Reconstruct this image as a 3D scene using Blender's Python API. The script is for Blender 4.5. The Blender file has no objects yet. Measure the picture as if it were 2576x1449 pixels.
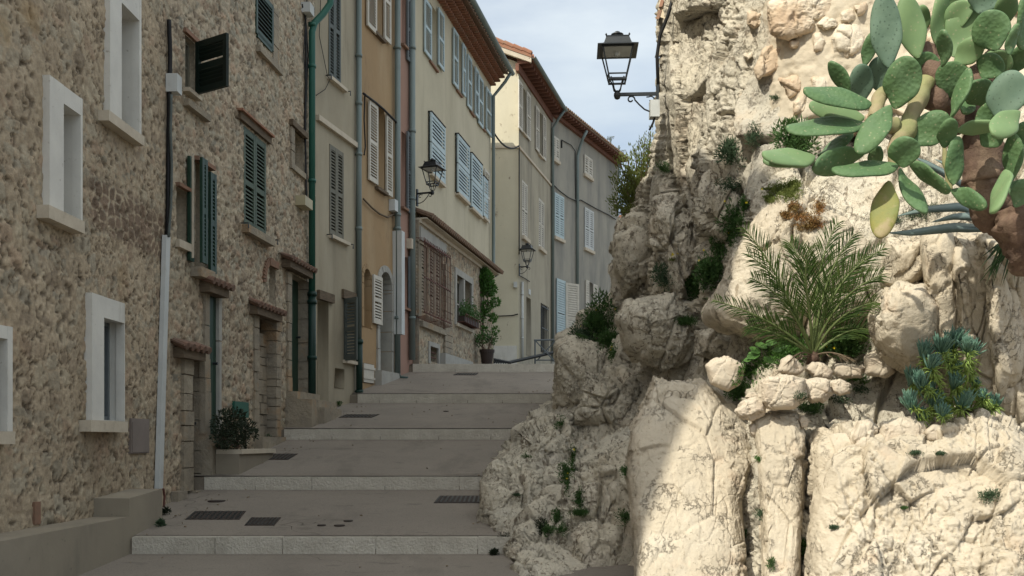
import bpy, math, random
import numpy as np
from mathutils import Vector, Matrix
from mathutils.bvhtree import BVHTree
random.seed(7); R=random.Random(11)
sc=bpy.context.scene; C=sc.collection
# ---------------------------------------------------------------- camera model (eye at the origin, level, shifted lens)
F=2500.0; CX=1288.0; HY=1110.0
def P3(px,py,d): return Vector(((px-CX)/F*d, d, (HY-py)/F*d))
def lerp(a,b,t): return a+(b-a)*t
# ---------------------------------------------------------------- noise in numpy
def _h(ix,iy,iz,s=0):
    ix=ix.astype(np.int64); iy=iy.astype(np.int64); iz=iz.astype(np.int64)
    n=(ix*374761393+iy*668265263+iz*2147483647+s*974634777)&0xffffffff
    n=((n^(n>>13))*1274126177)&0xffffffff
    n=((n^(n>>16))*2246822519)&0xffffffff
    n=n^(n>>15)
    return (n&0xffffff)/float(0x1000000)
def vnoise(P,s=0):
    f=np.floor(P); t=P-f; t=t*t*t*(t*(t*6-15)+10)
    r=0
    for dx in (0,1):
        wx=t[:,0] if dx else 1-t[:,0]
        for dy in (0,1):
            wy=t[:,1] if dy else 1-t[:,1]
            for dz in (0,1):
                wz=t[:,2] if dz else 1-t[:,2]
                r=r+wx*wy*wz*_h(f[:,0]+dx,f[:,1]+dy,f[:,2]+dz,s)
    return r*2-1
def fbm(P,o=4,s=0,g=.5):
    r=0;a=1;t=0
    for k in range(o):
        r=r+a*vnoise(P*(2.03**k)+k*17.3,s+k); t+=a; a*=g
    return r/t
def worley2(U,V,s=0,jit=.9):
    fu=np.floor(U); fv=np.floor(V); z=np.zeros_like(fu)
    F1=np.full(U.shape,9.); F2=np.full(U.shape,9.); I=np.zeros(U.shape)
    for i in (-1,0,1):
        for j in (-1,0,1):
            a=fu+i; b=fv+j
            cx=a+.5+(_h(a,b,z,s)-.5)*jit; cy=b+.5+(_h(a,b,z+1,s)-.5)*jit
            ax_,ay_=np.abs(U-cx),np.abs(V-cy); d=.42*np.hypot(ax_,ay_)+.58*np.maximum(ax_,ay_)*1.12
            idn=_h(a,b,z+2,s)
            m=d<F1
            F2=np.where(m,F1,np.minimum(F2,d)); I=np.where(m,idn,I); F1=np.where(m,d,F1)
    return F1,F2,I
def worley3(P,s=0):
    f=np.floor(P); n=len(P)
    F1=np.full(n,9.); F2=np.full(n,9.); I=np.zeros(n)
    for i in (-1,0,1):
        for j in (-1,0,1):
            for k in (-1,0,1):
                a=f[:,0]+i;b=f[:,1]+j;c=f[:,2]+k
                d=np.sqrt((P[:,0]-a-_h(a,b,c,s))**2+(P[:,1]-b-_h(a,b,c,s+1))**2+(P[:,2]-c-_h(a,b,c,s+2))**2)
                m=d<F1
                F2=np.where(m,F1,np.minimum(F2,d)); I=np.where(m,_h(a,b,c,s+3),I); F1=np.where(m,d,F1)
    return F1,F2,I
def facets(P,s=0,amp=.3):
    """random tilted plane per cell: flat broken faces meeting in ledges"""
    f=np.floor(P); n=len(P); F1=np.full(n,9.); F2=np.full(n,9.); out=np.zeros(n)
    for i in (-1,0,1):
        for j in (-1,0,1):
            for k in (-1,0,1):
                a=f[:,0]+i;b=f[:,1]+j;c=f[:,2]+k
                dx=P[:,0]-a-_h(a,b,c,s);dy=P[:,1]-b-_h(a,b,c,s+1);dz=P[:,2]-c-_h(a,b,c,s+2)
                d=np.sqrt(dx*dx+dy*dy+dz*dz)
                v=(dx*(_h(a,b,c,s+3)-.5)+dy*(_h(a,b,c,s+4)-.5)+dz*(_h(a,b,c,s+5)-.5))*2+(_h(a,b,c,s+6)-.5)*.7
                m=d<F1
                F2=np.where(m,F1,np.minimum(F2,d)); out=np.where(m,v,out); F1=np.where(m,d,F1)
    return out*amp,F2-F1
def sst(a,b,x):
    t=np.clip((x-a)/(b-a),0,1); return t*t*(3-2*t)
# ---------------------------------------------------------------- materials
def newmat(name):
    m=bpy.data.materials.new(name); m.use_nodes=True; nt=m.node_tree
    for n in list(nt.nodes): nt.nodes.remove(n)
    o=nt.nodes.new('ShaderNodeOutputMaterial'); b=nt.nodes.new('ShaderNodeBsdfPrincipled')
    nt.links.new(b.outputs[0],o.inputs[0]); return m,nt,b
def _noise(nt,scale,detail=5,stretch=(1,1,1),rough=.6,seed=0,kind='N'):
    tc=nt.nodes.new('ShaderNodeTexCoord'); mp=nt.nodes.new('ShaderNodeMapping')
    mp.inputs['Scale'].default_value=stretch; mp.inputs['Location'].default_value=(seed*3.1,seed*1.7,seed*.9)
    nt.links.new(tc.outputs['Object'],mp.inputs['Vector'])
    if kind=='V':
        n=nt.nodes.new('ShaderNodeTexVoronoi'); n.inputs['Scale'].default_value=scale
        nt.links.new(mp.outputs[0],n.inputs['Vector']); return n.outputs['Distance']
    n=nt.nodes.new('ShaderNodeTexNoise'); n.inputs['Scale'].default_value=scale
    n.inputs['Detail'].default_value=detail; n.inputs['Roughness'].default_value=rough
    nt.links.new(mp.outputs[0],n.inputs['Vector']); return n.outputs['Fac']
def _mapr(nt,src,lo,hi,a=0,b=1):
    m=nt.nodes.new('ShaderNodeMapRange'); m.inputs[1].default_value=lo; m.inputs[2].default_value=hi
    m.inputs[3].default_value=a; m.inputs[4].default_value=b; m.clamp=True
    nt.links.new(src,m.inputs[0]); return m.outputs[0]
def _mix(nt,f,a,b,mode='MIX'):
    m=nt.nodes.new('ShaderNodeMix'); m.data_type='RGBA'; m.blend_type=mode
    for idx,v in ((0,f),(6,a),(7,b)):
        if hasattr(v,'links'): nt.links.new(v,m.inputs[idx])
        elif idx==0: m.inputs[0].default_value=v
        else: m.inputs[idx].default_value=(*v[:3],1)
    return m.outputs[2]
def mat(name,c,c2=None,scale=3,stretch=(1,1,1),rough=.85,layers=(),bumps=(),attr=False,metal=0,spec=.3,lo=.35,hi=.65,trans=0,lines=(),dots=None):
    m,nt,b=newmat(name)
    if attr:
        at=nt.nodes.new('ShaderNodeAttribute'); at.attribute_name='Col'
        cur=at.outputs['Color']
        v=_mapr(nt,_noise(nt,scale*4,6),.3,.7,.8,1.2)
        cur=_mix(nt,1.0,cur,(1,1,1),'MULTIPLY')
        hs=nt.nodes.new('ShaderNodeHueSaturation'); nt.links.new(v,hs.inputs['Value']); nt.links.new(cur,hs.inputs['Color']); cur=hs.outputs[0]
    else:
        c2=c2 or tuple(x*.82 for x in c)
        cur=_mix(nt,_mapr(nt,_noise(nt,scale,6,stretch),lo,hi),c,c2)
    for k,(lc,ls,l0,l1,lst,am) in enumerate(layers):
        f=_mapr(nt,_noise(nt,ls,6,lst,.65,k+3),l0,l1,0,am)
        cur=_mix(nt,f,cur,lc)
    if dots:
        cur=_mix(nt,_mapr(nt,_noise(nt,dots[1],kind='V'),dots[2],dots[2]*1.5,.6,0),cur,dots[0])
    lh=[]
    for k,(lc,ls,wd,ms,am,lst) in enumerate(lines):
        n_=_noise(nt,ls,4,lst,.6,k+21); s_=nt.nodes.new('ShaderNodeMath'); s_.operation='SUBTRACT'; s_.inputs[1].default_value=.5; nt.links.new(n_,s_.inputs[0])
        ab=nt.nodes.new('ShaderNodeMath'); ab.operation='ABSOLUTE'; nt.links.new(s_.outputs[0],ab.inputs[0])
        f1=_mapr(nt,ab.outputs[0],0,wd,1,0); f2=_mapr(nt,_noise(nt,ms,4,(1,1,1),.6,k+31),.52,.62,0,1)
        mm=nt.nodes.new('ShaderNodeMath'); mm.operation='MULTIPLY'; nt.links.new(f1,mm.inputs[0]); nt.links.new(f2,mm.inputs[1])
        lh.append(mm.outputs[0]); m2=nt.nodes.new('ShaderNodeMath'); m2.operation='MULTIPLY'; m2.inputs[1].default_value=am; nt.links.new(mm.outputs[0],m2.inputs[0])
        cur=_mix(nt,m2.outputs[0],cur,lc)
    nt.links.new(cur,b.inputs['Base Color'])
    b.inputs['Roughness'].default_value=rough; b.inputs['Metallic'].default_value=metal
    b.inputs['Specular IOR Level'].default_value=spec
    prev=None
    for k,(bs,st,dist,*kd) in enumerate(bumps):
        bn=nt.nodes.new('ShaderNodeBump'); bn.inputs['Strength'].default_value=st; bn.inputs['Distance'].default_value=dist
        nt.links.new(_noise(nt,bs,6,(1,1,1),.65,k+9,kd[0] if kd else 'N'),bn.inputs['Height'])
        if prev: nt.links.new(prev,bn.inputs['Normal'])
        prev=bn.outputs[0]
    for f_ in lh:
        bn=nt.nodes.new('ShaderNodeBump'); bn.invert=True; bn.inputs['Strength'].default_value=.8; bn.inputs['Distance'].default_value=.02; nt.links.new(f_,bn.inputs['Height'])
        if prev: nt.links.new(prev,bn.inputs['Normal'])
        prev=bn.outputs[0]
    if prev: nt.links.new(prev,b.inputs['Normal'])
    if trans:
        tr=nt.nodes.new('ShaderNodeBsdfTranslucent'); nt.links.new(cur,tr.inputs['Color'])
        ms=nt.nodes.new('ShaderNodeMixShader'); ms.inputs[0].default_value=trans
        nt.links.new(b.outputs[0],ms.inputs[1]); nt.links.new(tr.outputs[0],ms.inputs[2])
        out=[n for n in nt.nodes if n.type=='OUTPUT_MATERIAL'][0]; nt.links.new(ms.outputs[0],out.inputs[0])
    return m
S1=(1,1,1)
M={}
M['rubble']=mat('rubble masonry',(1,1,1),attr=True,scale=6,bumps=((18,.6,.03),(70,.5,.008)),rough=.95,
   layers=(((.22,.17,.11),.45,.5,.75,(1,1,.6),.35),))
M['rock']=mat('limestone',(.64,.58,.46),(.54,.50,.41),scale=1.3,rough=.95,lines=(((.20,.15,.10),1.6,.007,1.1,.7,(1,1,.5)),((.22,.17,.12),5,.011,2.3,.6,(1,1,.8)),((.2,.16,.12),17,.04,4.5,.5,(1,1,.8))),
   layers=(((.40,.385,.34),.9,.52,.72,(1,1,.5),.75),((.55,.40,.27),1.4,.57,.72,(1,1,1.5),.5),((.64,.58,.48),2.2,.55,.7,S1,.6),((.17,.135,.095),12,.575,.64,(1,1,.6),.75),((.17,.14,.10),27,.58,.65,(1,1,.8),.8)),
   bumps=((5,.8,.06),(20,.9,.028),(70,.8,.010)))
M['rock_pale']=mat('pale limestone',(.55,.48,.37),(.46,.405,.315),scale=1.6,rough=.95,lines=(((.20,.15,.10),1.1,.003,.8,.45,(1,1,.3)),((.2,.16,.12),17,.04,4.5,.5,(1,1,.8))),
   layers=(((.59,.54,.45),1.1,.5,.7,S1,.7),((.40,.36,.29),2.6,.56,.74,(1,1,.4),.6),((.55,.38,.25),1.9,.6,.75,S1,.5),((.24,.19,.13),11,.61,.68,(1,1,.6),.7),((.24,.19,.13),28,.615,.68,(1,1,.8),.75)),
   bumps=((3,.4,.05),(16,.55,.014),(70,.8,.008)))
M['mortar']=mat('lime mortar',(.56,.49,.38),(.49,.43,.33),scale=3,rough=.95,bumps=((15,.6,.02),(80,.5,.006)))
M['wallstone']=mat('wall stones',(.60,.50,.37),(.52,.39,.27),scale=2.2,rough=.95,layers=(((.66,.60,.49),1.3,.5,.62,S1,.8),((.22,.18,.12),14,.6,.7,S1,.5)),bumps=((8,.7,.03),(40,.6,.01)))
M['street']=mat('washed concrete',(.245,.215,.18),(.21,.184,.155),scale=.8,rough=.9,layers=(((.12,.105,.088),1.7,.54,.72,(1,.35,1),.6),((.27,.24,.20),1.1,.52,.75,S1,.5),((.06,.05,.04),16,.66,.70,S1,.7),((.09,.08,.065),4.5,.60,.66,(.5,1,1),.4),((.13,.115,.095),60,.52,.62,S1,.5)),lines=(((.10,.088,.07),.4,.0022,.5,.6,(1,1,1)),),bumps=((110,.7,.006),(5,.2,.02)))
M['ground']=mat('bare ground',(.2,.17,.13),scale=1,bumps=((6,.5,.05),))
M['kerb']=mat('bush hammered limestone',(.66,.62,.53),(.55,.51,.43),scale=5,rough=.9,layers=(((.3,.27,.22),2,.55,.75,S1,.5),),bumps=((38,1.,.03),(120,.8,.008)))
M['plinth']=mat('beige cement render',(.285,.25,.19),(.24,.21,.165),scale=1.2,rough=.9,layers=(((.15,.135,.11),2,.5,.75,(1,1,.3),.6),((.36,.32,.25),1.2,.52,.72,S1,.4),((.1,.09,.07),14,.64,.7,S1,.5)),bumps=((40,.25,.006),))
M['white']=mat('white render',(.66,.65,.60),(.58,.57,.53),scale=3,rough=.85,layers=(((.40,.38,.32),3,.54,.72,(1,1,.25),.6),((.28,.25,.2),18,.64,.7,S1,.6)),bumps=((30,.25,.008),))
M['sill']=mat('cream stone',(.56,.50,.40),(.48,.42,.33),scale=5,rough=.9,layers=(((.3,.26,.2),6,.58,.75,S1,.6),),bumps=((25,.5,.01),))
M['whitepaint']=mat('aged white paint',(.58,.55,.48),(.50,.47,.40),scale=5,rough=.6,layers=(((.3,.26,.2),9,.62,.72,S1,.6),),bumps=((30,.15,.004),))
M['bluepaint']=mat('pale blue paint',(.46,.56,.58),(.40,.50,.53),scale=4,rough=.55,layers=(((.5,.56,.56),6,.55,.75,S1,.5),))
M['greenpaint']=mat('dark green paint',(.022,.055,.035),(.016,.042,.028),scale=5,rough=.45,layers=(((.05,.08,.06),8,.6,.75,S1,.4),))
M['shutterblack']=mat('blackish green paint',(.008,.018,.013),(.006,.013,.010),scale=5,rough=.5)
M['mutegreen']=mat('faded green paint',(.085,.115,.08),(.06,.09,.065),scale=5,rough=.6,layers=(((.13,.13,.1),9,.58,.75,S1,.5),))
M['brownpaint']=mat('grey brown paint',(.165,.155,.115),(.13,.125,.095),scale=5,rough=.6)
M['slate']=mat('slate grey paint',(.10,.115,.105),(.08,.095,.09),scale=5,rough=.6)
M['bluegrey']=mat('blue grey paint',(.15,.17,.18),(.12,.14,.15),scale=5,rough=.6)
M['pipegreen']=mat('green drainpipe paint',(.025,.12,.085),(.02,.095,.07),scale=2,rough=.4,stretch=(1,1,.3),layers=(((.05,.12,.09),12,.6,.75,S1,.5),))
M['irongreen']=mat('dark green cast iron',(.012,.04,.03),(.01,.032,.025),scale=4,rough=.5,bumps=((40,.2,.004),))
M['zinc']=mat('weathered zinc',(.20,.24,.23),(.15,.19,.18),scale=2,rough=.5,stretch=(1,1,.3),metal=.2,layers=(((.08,.1,.09),5,.58,.75,(1,1,.3),.6),))
M['pvc']=mat('grey white trunking',(.54,.56,.55),(.48,.50,.49),scale=3,rough=.5,layers=(((.3,.28,.24),8,.6,.75,(1,1,.3),.5),))
M['black']=mat('black rubber cable',(.012,.012,.013),rough=.6)
M['iron']=mat('black lamp iron',(.012,.016,.018),(.02,.024,.026),scale=6,rough=.38,spec=.5)
M['glass']=mat('dark window glass',(.02,.024,.026),rough=.08,spec=.6)
M['curtain']=mat('net curtain behind glass',(.32,.31,.28),(.22,.22,.2),scale=9,stretch=(6,6,.5),rough=.6)
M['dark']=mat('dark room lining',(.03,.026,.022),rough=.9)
M['wood']=mat('weathered wood',(.16,.12,.08),(.10,.075,.05),scale=6,stretch=(1,1,6),rough=.85,bumps=((30,.5,.01),))
M['tile']=mat('terracotta tiles',(.33,.15,.09),(.25,.13,.085),scale=8,rough=.85,layers=(((.28,.22,.15),5,.5,.7,S1,.6),((.10,.08,.06),9,.6,.72,S1,.6)),bumps=((30,.4,.008),))
M['tiledull']=mat('lichened terracotta',(.24,.15,.10),(.17,.12,.085),scale=9,rough=.9,layers=(((.26,.23,.17),7,.52,.68,S1,.7),),bumps=((30,.5,.01),))
M['canopytile']=mat('old canopy tiles',(.21,.12,.085),(.16,.11,.085),scale=9,rough=.9,layers=(((.2,.16,.12),6,.5,.66,S1,.7),),bumps=((30,.5,.01),))
M['rafter']=mat('red brown rafters',(.19,.085,.055),(.14,.07,.05),scale=5,rough=.85)
M['rust']=mat('rust red iron',(.14,.055,.04),(.10,.045,.035),scale=8,rough=.7)
M['brick']=mat('old brick',(.27,.15,.10),(.20,.13,.09),scale=8,rough=.9,bumps=((25,.5,.01),))
M['jamb']=mat('weathered dressed stone',(.34,.29,.215),(.25,.22,.175),scale=2.2,rough=.95,layers=(((.36,.235,.13),1.6,.54,.64,S1,.75),((.42,.37,.28),2.3,.56,.66,S1,.6),((.12,.1,.075),7,.58,.7,S1,.6)),bumps=((8,.8,.04),(40,.7,.01)))
M['jambpale']=mat('pale dressed stone',(.40,.39,.35),(.33,.32,.29),scale=3,rough=.9,layers=(((.2,.19,.17),5,.58,.72,S1,.5),),bumps=((20,.4,.01),))
def plaster(name,a,b,st,stain2=None,bump=.3):
    ls=[(st,1.1,.48,.68,(1,1,.22),.7),(tuple(x*.72 for x in a),5,.6,.75,(1,1,.5),.35)]
    if stain2: ls.append(stain2)
    return mat(name,a,b,scale=.9,rough=.92,layers=ls,bumps=((3,.25,.03),(45,bump,.008)))
M['cream3']=plaster('cream lime render',(.36,.315,.23),(.31,.275,.205),(.42,.38,.29),((.2,.17,.12),2.6,.54,.72,(1,1,.12),.55))
M['ochre']=plaster('ochre lime render',(.37,.25,.135),(.33,.23,.13),(.42,.32,.2),((.18,.12,.07),3.5,.6,.72,(1,1,.35),.5))
M['pink']=plaster('pink lime render',(.36,.215,.165),(.31,.20,.155),(.30,.2,.16))
M['cream6']=plaster('buttery lime render',(.53,.485,.36),(.47,.43,.32),(.57,.52,.40),((.33,.29,.21),2.2,.55,.74,(1,1,.12),.5))
M['cream7']=plaster('pale yellow render',(.60,.56,.43),(.55,.51,.39),(.50,.46,.35),((.16,.11,.07),4.5,.62,.68,(1,1,.6),.75))
M['grey7']=plaster('stained beige render',(.40,.365,.28),(.34,.31,.24),(.2,.185,.15),((.10,.09,.075),1.6,.56,.74,(1,1,.15),.7))
M['grey8']=plaster('grey stained render',(.34,.325,.275),(.29,.28,.245),(.22,.215,.20),((.14,.145,.14),.8,.5,.7,(1,1,.25),.7))
M['palebeige']=plaster('beige render',(.55,.46,.34),(.5,.42,.3),(.4,.34,.25))
M['pad']=mat('cactus pad skin',(.10,.175,.072),(.075,.145,.062),scale=7,rough=.6,dots=((.03,.05,.03) if 'bluish' in 'cactus pad skin' else (.30,.30,.18),30,.13),layers=(((.17,.27,.15),3,.5,.7,S1,.6),((.25,.27,.12),9,.68,.78,S1,.4)),bumps=((25,.3,.01),(40,.6,.006,'V')))
M['padblue']=mat('bluish cactus pad skin',(.125,.19,.13),(.095,.155,.11),scale=6,rough=.6,dots=((.045,.075,.05),42,.17),layers=(((.22,.32,.24),4,.5,.7,S1,.5),((.08,.11,.08),26,.66,.7,S1,.5)),bumps=((25,.15,.006),))
M['padlight']=mat('pale green cactus pad skin',(.175,.265,.12),(.14,.225,.105),scale=6,rough=.6,dots=((.03,.05,.03) if 'bluish' in 'pale green cactus pad skin' else (.30,.30,.18),30,.13),layers=(((.14,.22,.1),4,.55,.75,S1,.5),))
M['padyellow']=mat('yellowed cactus pad skin',(.24,.22,.06),(.15,.19,.065),scale=5,rough=.6,layers=(((.33,.26,.15),8,.5,.62,S1,.8),((.16,.09,.04),13,.6,.7,S1,.7)),bumps=((30,.4,.008),))
M['spine']=mat('cactus areoles',(.36,.33,.2),rough=.8)
M['bark']=mat('corky cactus trunk',(.19,.125,.09),(.10,.065,.05),scale=5,rough=.95,layers=(((.33,.25,.17),4,.52,.7,(1,1,.5),.6),((.08,.05,.035),9,.58,.7,(1,1,.5),.6)),bumps=((9,.9,.03),(40,.6,.01)))
M['stalk']=mat('green woody cactus stem',(.27,.27,.12),(.33,.26,.17),scale=5,rough=.8,layers=(((.16,.2,.08),4,.5,.7,S1,.6),),bumps=((20,.5,.01),))
M['leaf']=mat('dark green leaves',(.05,.115,.032),(.08,.155,.045),scale=9,rough=.6,trans=.25)
M['leafbright']=mat('bright green leaves',(.09,.2,.045),(.07,.16,.035),scale=9,rough=.5,trans=.3)
M['leafyellow']=mat('yellow green leaves',(.17,.2,.05),(.12,.16,.045),scale=9,rough=.6,trans=.3)
M['leafgrey']=mat('grey green leaves',(.075,.12,.065),(.055,.095,.05),scale=9,rough=.7,trans=.2)
M['leafdark']=mat('very dark leaves',(.022,.035,.018),(.03,.04,.02),scale=9,rough=.6)
M['leafrust']=mat('rust coloured stonecrop',(.30,.14,.05),(.20,.15,.05),scale=9,rough=.7)
M['palm']=mat('palm leaflets',(.03,.068,.016),(.075,.115,.028),scale=5,rough=.6,trans=.15,spec=.15)
M['palmstem']=mat('palm stems',(.13,.17,.06),rough=.6)
M['senecio']=mat('blue succulent leaves',(.065,.14,.105),(.12,.21,.15),scale=14,rough=.5)
M['senstem']=mat('lime succulent stems',(.27,.36,.08),(.2,.3,.08),scale=10,rough=.5)
M['agave']=mat('grey agave leaf',(.17,.23,.21),(.13,.18,.17),scale=5,rough=.5)
M['flower']=mat('yellow petals',(.75,.62,.03),rough=.6)
M['pot']=mat('brown plastic pot',(.05,.035,.028),rough=.5)
M['cabinet']=mat('grey pink painted steel',(.22,.185,.165),rough=.5)
M['coverm']=mat('dark rusty iron cover',(.045,.032,.027),(.035,.028,.024),scale=12,rough=.75,bumps=((90,.5,.004),))
M['beigebox']=mat('cream plastic',(.48,.43,.28),rough=.5)
M['soil']=mat('dry soil',(.27,.21,.14),(.2,.16,.11),scale=8,bumps=((30,.8,.02),))
M['duststone']=mat('sun bleached loose stone',(.56,.50,.40),(.48,.40,.31),scale=4,rough=.95,layers=(((.42,.38,.32),3,.55,.7,S1,.5),((.22,.18,.13),16,.6,.7,S1,.45)),bumps=((10,.6,.025),(50,.5,.008)))
# ---------------------------------------------------------------- objects
org={}
def tag(o,label=None,cat=None,group=None,kind=None):
    if label: o['label']=label
    if cat: o['category']=cat
    if group: o['group']=group
    if kind: o['kind']=kind
    return o
def empty(name,loc,label=None,cat=None,group=None,kind=None):
    o=bpy.data.objects.new(name,None); C.objects.link(o); o.location=loc; o.empty_display_size=.2
    org[o.name]=Vector(loc); return tag(o,label,cat,group,kind)
def mk(name,V,Fc,m,parent=None,smooth=False,col=None,loc=None):
    V=np.asarray(V,dtype=np.float64).reshape(-1,3)
    if parent is not None: o3=org[parent.name]
    elif loc is not None: o3=Vector(loc)
    else: o3=Vector((0,0,0))
    me=bpy.data.meshes.new(name)
    Vl=(V-np.array(o3)).astype(np.float32)
    if isinstance(Fc,np.ndarray) and Fc.ndim==2:
        n,k=Fc.shape
        me.vertices.add(len(Vl)); me.vertices.foreach_set('co',Vl.ravel())
        me.loops.add(n*k); me.loops.foreach_set('vertex_index',Fc.astype(np.int32).ravel())
        me.polygons.add(n); me.polygons.foreach_set('loop_start',np.arange(0,n*k,k,dtype=np.int32))
        me.update(calc_edges=True)
    else:
        me.from_pydata([tuple(map(float,v)) for v in Vl],[],[tuple(int(i) for i in f) for f in Fc])
    me.validate()
    if smooth: me.polygons.foreach_set('use_smooth',[True]*len(me.polygons))
    if col is not None:
        ca=me.color_attributes.new('Col','FLOAT_COLOR','POINT')
        c4=np.ones((len(Vl),4),dtype=np.float32); c4[:,:3]=col; ca.data.foreach_set('color',c4.ravel())
    me.materials.append(m)
    o=bpy.data.objects.new(name,me); C.objects.link(o)
    if parent is not None: o.parent=parent
    else: o.location=o3
    org[o.name]=o3.copy(); return o
class MB:
    def __init__(s): s.v=[]; s.f=[]
    def quad(s,a,b,c,d):
        n=len(s.v); s.v+=[tuple(a),tuple(b),tuple(c),tuple(d)]; s.f.append((n,n+1,n+2,n+3)); return s
    def hexa(s,p):
        n=len(s.v); s.v+=[tuple(q) for q in p]
        for f in ((0,3,2,1),(4,5,6,7),(0,1,5,4),(1,2,6,5),(2,3,7,6),(3,0,4,7)): s.f.append(tuple(n+i for i in f))
        return s
    def fbox(s,O,A,B,Z,a0,a1,b0,b1,z0,z1):
        O=Vector(O);A=Vector(A);B=Vector(B);Z=Vector(Z)
        pt=lambda a,b,z:O+A*a+B*b+Z*z
        return s.hexa([pt(a0,b0,z0),pt(a1,b0,z0),pt(a1,b1,z0),pt(a0,b1,z0),pt(a0,b0,z1),pt(a1,b0,z1),pt(a1,b1,z1),pt(a0,b1,z1)])
    def box(s,x0,x1,y0,y1,z0,z1): return s.fbox((0,0,0),(1,0,0),(0,1,0),(0,0,1),x0,x1,y0,y1,z0,z1)
    def tube(s,pts,r,n=8,cap=True):
        pts=[Vector(p) for p in pts]; base=len(s.v); m=len(pts)
        rr=r if isinstance(r,(list,tuple)) else [r]*m
        prev=None
        for i,p in enumerate(pts):
            t=(pts[min(i+1,m-1)]-pts[max(i-1,0)])
            if t.length<1e-9: t=Vector((0,0,1))
            t.normalize()
            if prev is None: a=t.cross(Vector((0,0,1))) if abs(t.z)<.9 else t.cross(Vector((0,1,0)))
            else: a=prev-t*prev.dot(t)
            a.normalize(); prev=a; b=t.cross(a)
            for k in range(n):
                th=2*math.pi*k/n; s.v.append(tuple(p+(a*math.cos(th)+b*math.sin(th))*rr[i]))
        for i in range(m-1):
            for k in range(n):
                k2=(k+1)%n; s.f.append((base+i*n+k,base+i*n+k2,base+(i+1)*n+k2,base+(i+1)*n+k))
        if cap: s.f.append(tuple(base+k for k in reversed(range(n)))); s.f.append(tuple(base+(m-1)*n+k for k in range(n)))
        return s
    def lathe(s,c,prof,n=12,ax=(1,0,0),ay=(0,1,0),az=(0,0,1),rot=0):
        c=Vector(c);ax=Vector(ax);ay=Vector(ay);az=Vector(az); base=len(s.v); m=len(prof)
        for r,z in prof:
            for k in range(n):
                th=rot+2*math.pi*k/n; s.v.append(tuple(c+ax*(r*math.cos(th))+ay*(r*math.sin(th))+az*z))
        for i in range(m-1):
            for k in range(n):
                k2=(k+1)%n; s.f.append((base+i*n+k,base+i*n+k2,base+(i+1)*n+k2,base+(i+1)*n+k))
        s.f.append(tuple(base+k for k in reversed(range(n)))); s.f.append(tuple(base+(m-1)*n+k for k in range(n)))
        return s
    def build(s,name,m,parent=None,smooth=False,loc=None): return mk(name,s.v,s.f,m,parent,smooth,None,loc)
class Wall:
    def __init__(s,p0,p1):
        s.p0=Vector((*p0,0)); s.p1=Vector((*p1,0)); s.t=(s.p1-s.p0); s.L=s.t.length; s.t.normalize(); s.n=Vector((s.t.y,-s.t.x,0))
    def P(s,u,z,n=0): q=s.p0+s.t*u+s.n*n; return Vector((q.x,q.y,z))
    def u(s,px,off=0):
        a=(px-CX)/F; q=s.p0+s.n*off
        return (a*q.y-q.x)/(s.t.x-a*s.t.y)
    def z(s,px,py,off=0):
        u=s.u(px,off); y=(s.p0+s.n*off+s.t*u).y; return y*(HY-py)/F
    def box(s,mb,u0,u1,n0,n1,z0,z1): return mb.fbox(s.p0,s.t,s.n,(0,0,1),u0,u1,n0,n1,z0,z1)
# ---------------------------------------------------------------- street profile
ST=[9.3,12.0,14.9,18.0,21.0]; TOP=[-.904,-.437,.179,.850,1.63]; RIS=[.152,.149,.155,.158,.168]
def gz(y):
    if y<ST[0]: return TOP[0]-RIS[0]-.062*(ST[0]-y)
    for i in range(4):
        if y<ST[i+1]: return lerp(TOP[i],TOP[i+1]-RIS[i+1],(y-ST[i])/(ST[i+1]-ST[i]))
    return TOP[4]+.074*(y-ST[4])
def onstreet(px,py,lo=4,hi=40):
    # ray from the eye meets the street
    a=(HY-py)/F; y=lo; 
    while y<hi:
        if gz(y)>=a*y: break
        y+=.01
    return Vector(((px-CX)/F*y,y,gz(y)))
prof=[(-60,-2.6),(0,gz(0)),(ST[0],gz(ST[0]-1e-6))]
for i in range(4): prof+=[(ST[i]+.03,TOP[i]),(ST[i+1],TOP[i+1]-RIS[i+1])]
prof+=[(ST[4]+.03,TOP[4]),(60,gz(60)),(300,gz(60)+3)]
mb=MB()
for (y0,z0),(y1,z1) in zip(prof[:-1],prof[1:]):
    mb.quad((-200,y0,z0-.012),(200,y0,z0-.012),(200,y1,z1-.012),(-200,y1,z1-.012))
tag(mb.build('ground',M['ground']),kind='structure')
# treads, subdivided so they meet the walls
segs=[(-4,ST[0])]+[(ST[i],ST[i+1]) for i in range(4)]+[(ST[4],40)]
mb=MB()
for i,(y0,y1) in enumerate(segs):
    e0=.10 if i>0 else 0
    z0=gz(y0+1e-6)+( (gz(y1-1e-6)-gz(y0+1e-6))*e0/(y1-y0)); z1=gz(y1-1e-6)
    mb.quad((-6,y0+e0,z0),(6,y0+e0,z0),(6,y1,z1),(-6,y1,z1))
tag(mb.build('street',M['street']),kind='structure')
lefts=[-3.56,-3.72,-3.42,-2.80,-2.10]
for i in range(5):
    mb=MB(); x=lefts[i]; y=ST[i]; rr=random.Random(40+i)
    z1=TOP[i]; z0=z1-RIS[i]
    first=[.78,.62,.72,.4,.9][i]
    while x<5:
        w=first if x==lefts[i] else rr.uniform(.62,1.0)
        mb.box(x+.004,x+w-.004,y-rr.uniform(0,.004),y+.11,z0-.1,z1+.004+rr.uniform(0,.003)); x+=w
    mb.box(lefts[i],5,y+.012,y+.1,z0-.1,z1-.004)
    tag(mb.build('step_riser',M['kerb']),kind='structure')
SKYA,SKYB,SKYC,SKYH,SKYS,EXPO=.38,.88,(10.8,10.9,10.2,1),(2.65,3.35,4.0,1),.13,0.36
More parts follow.
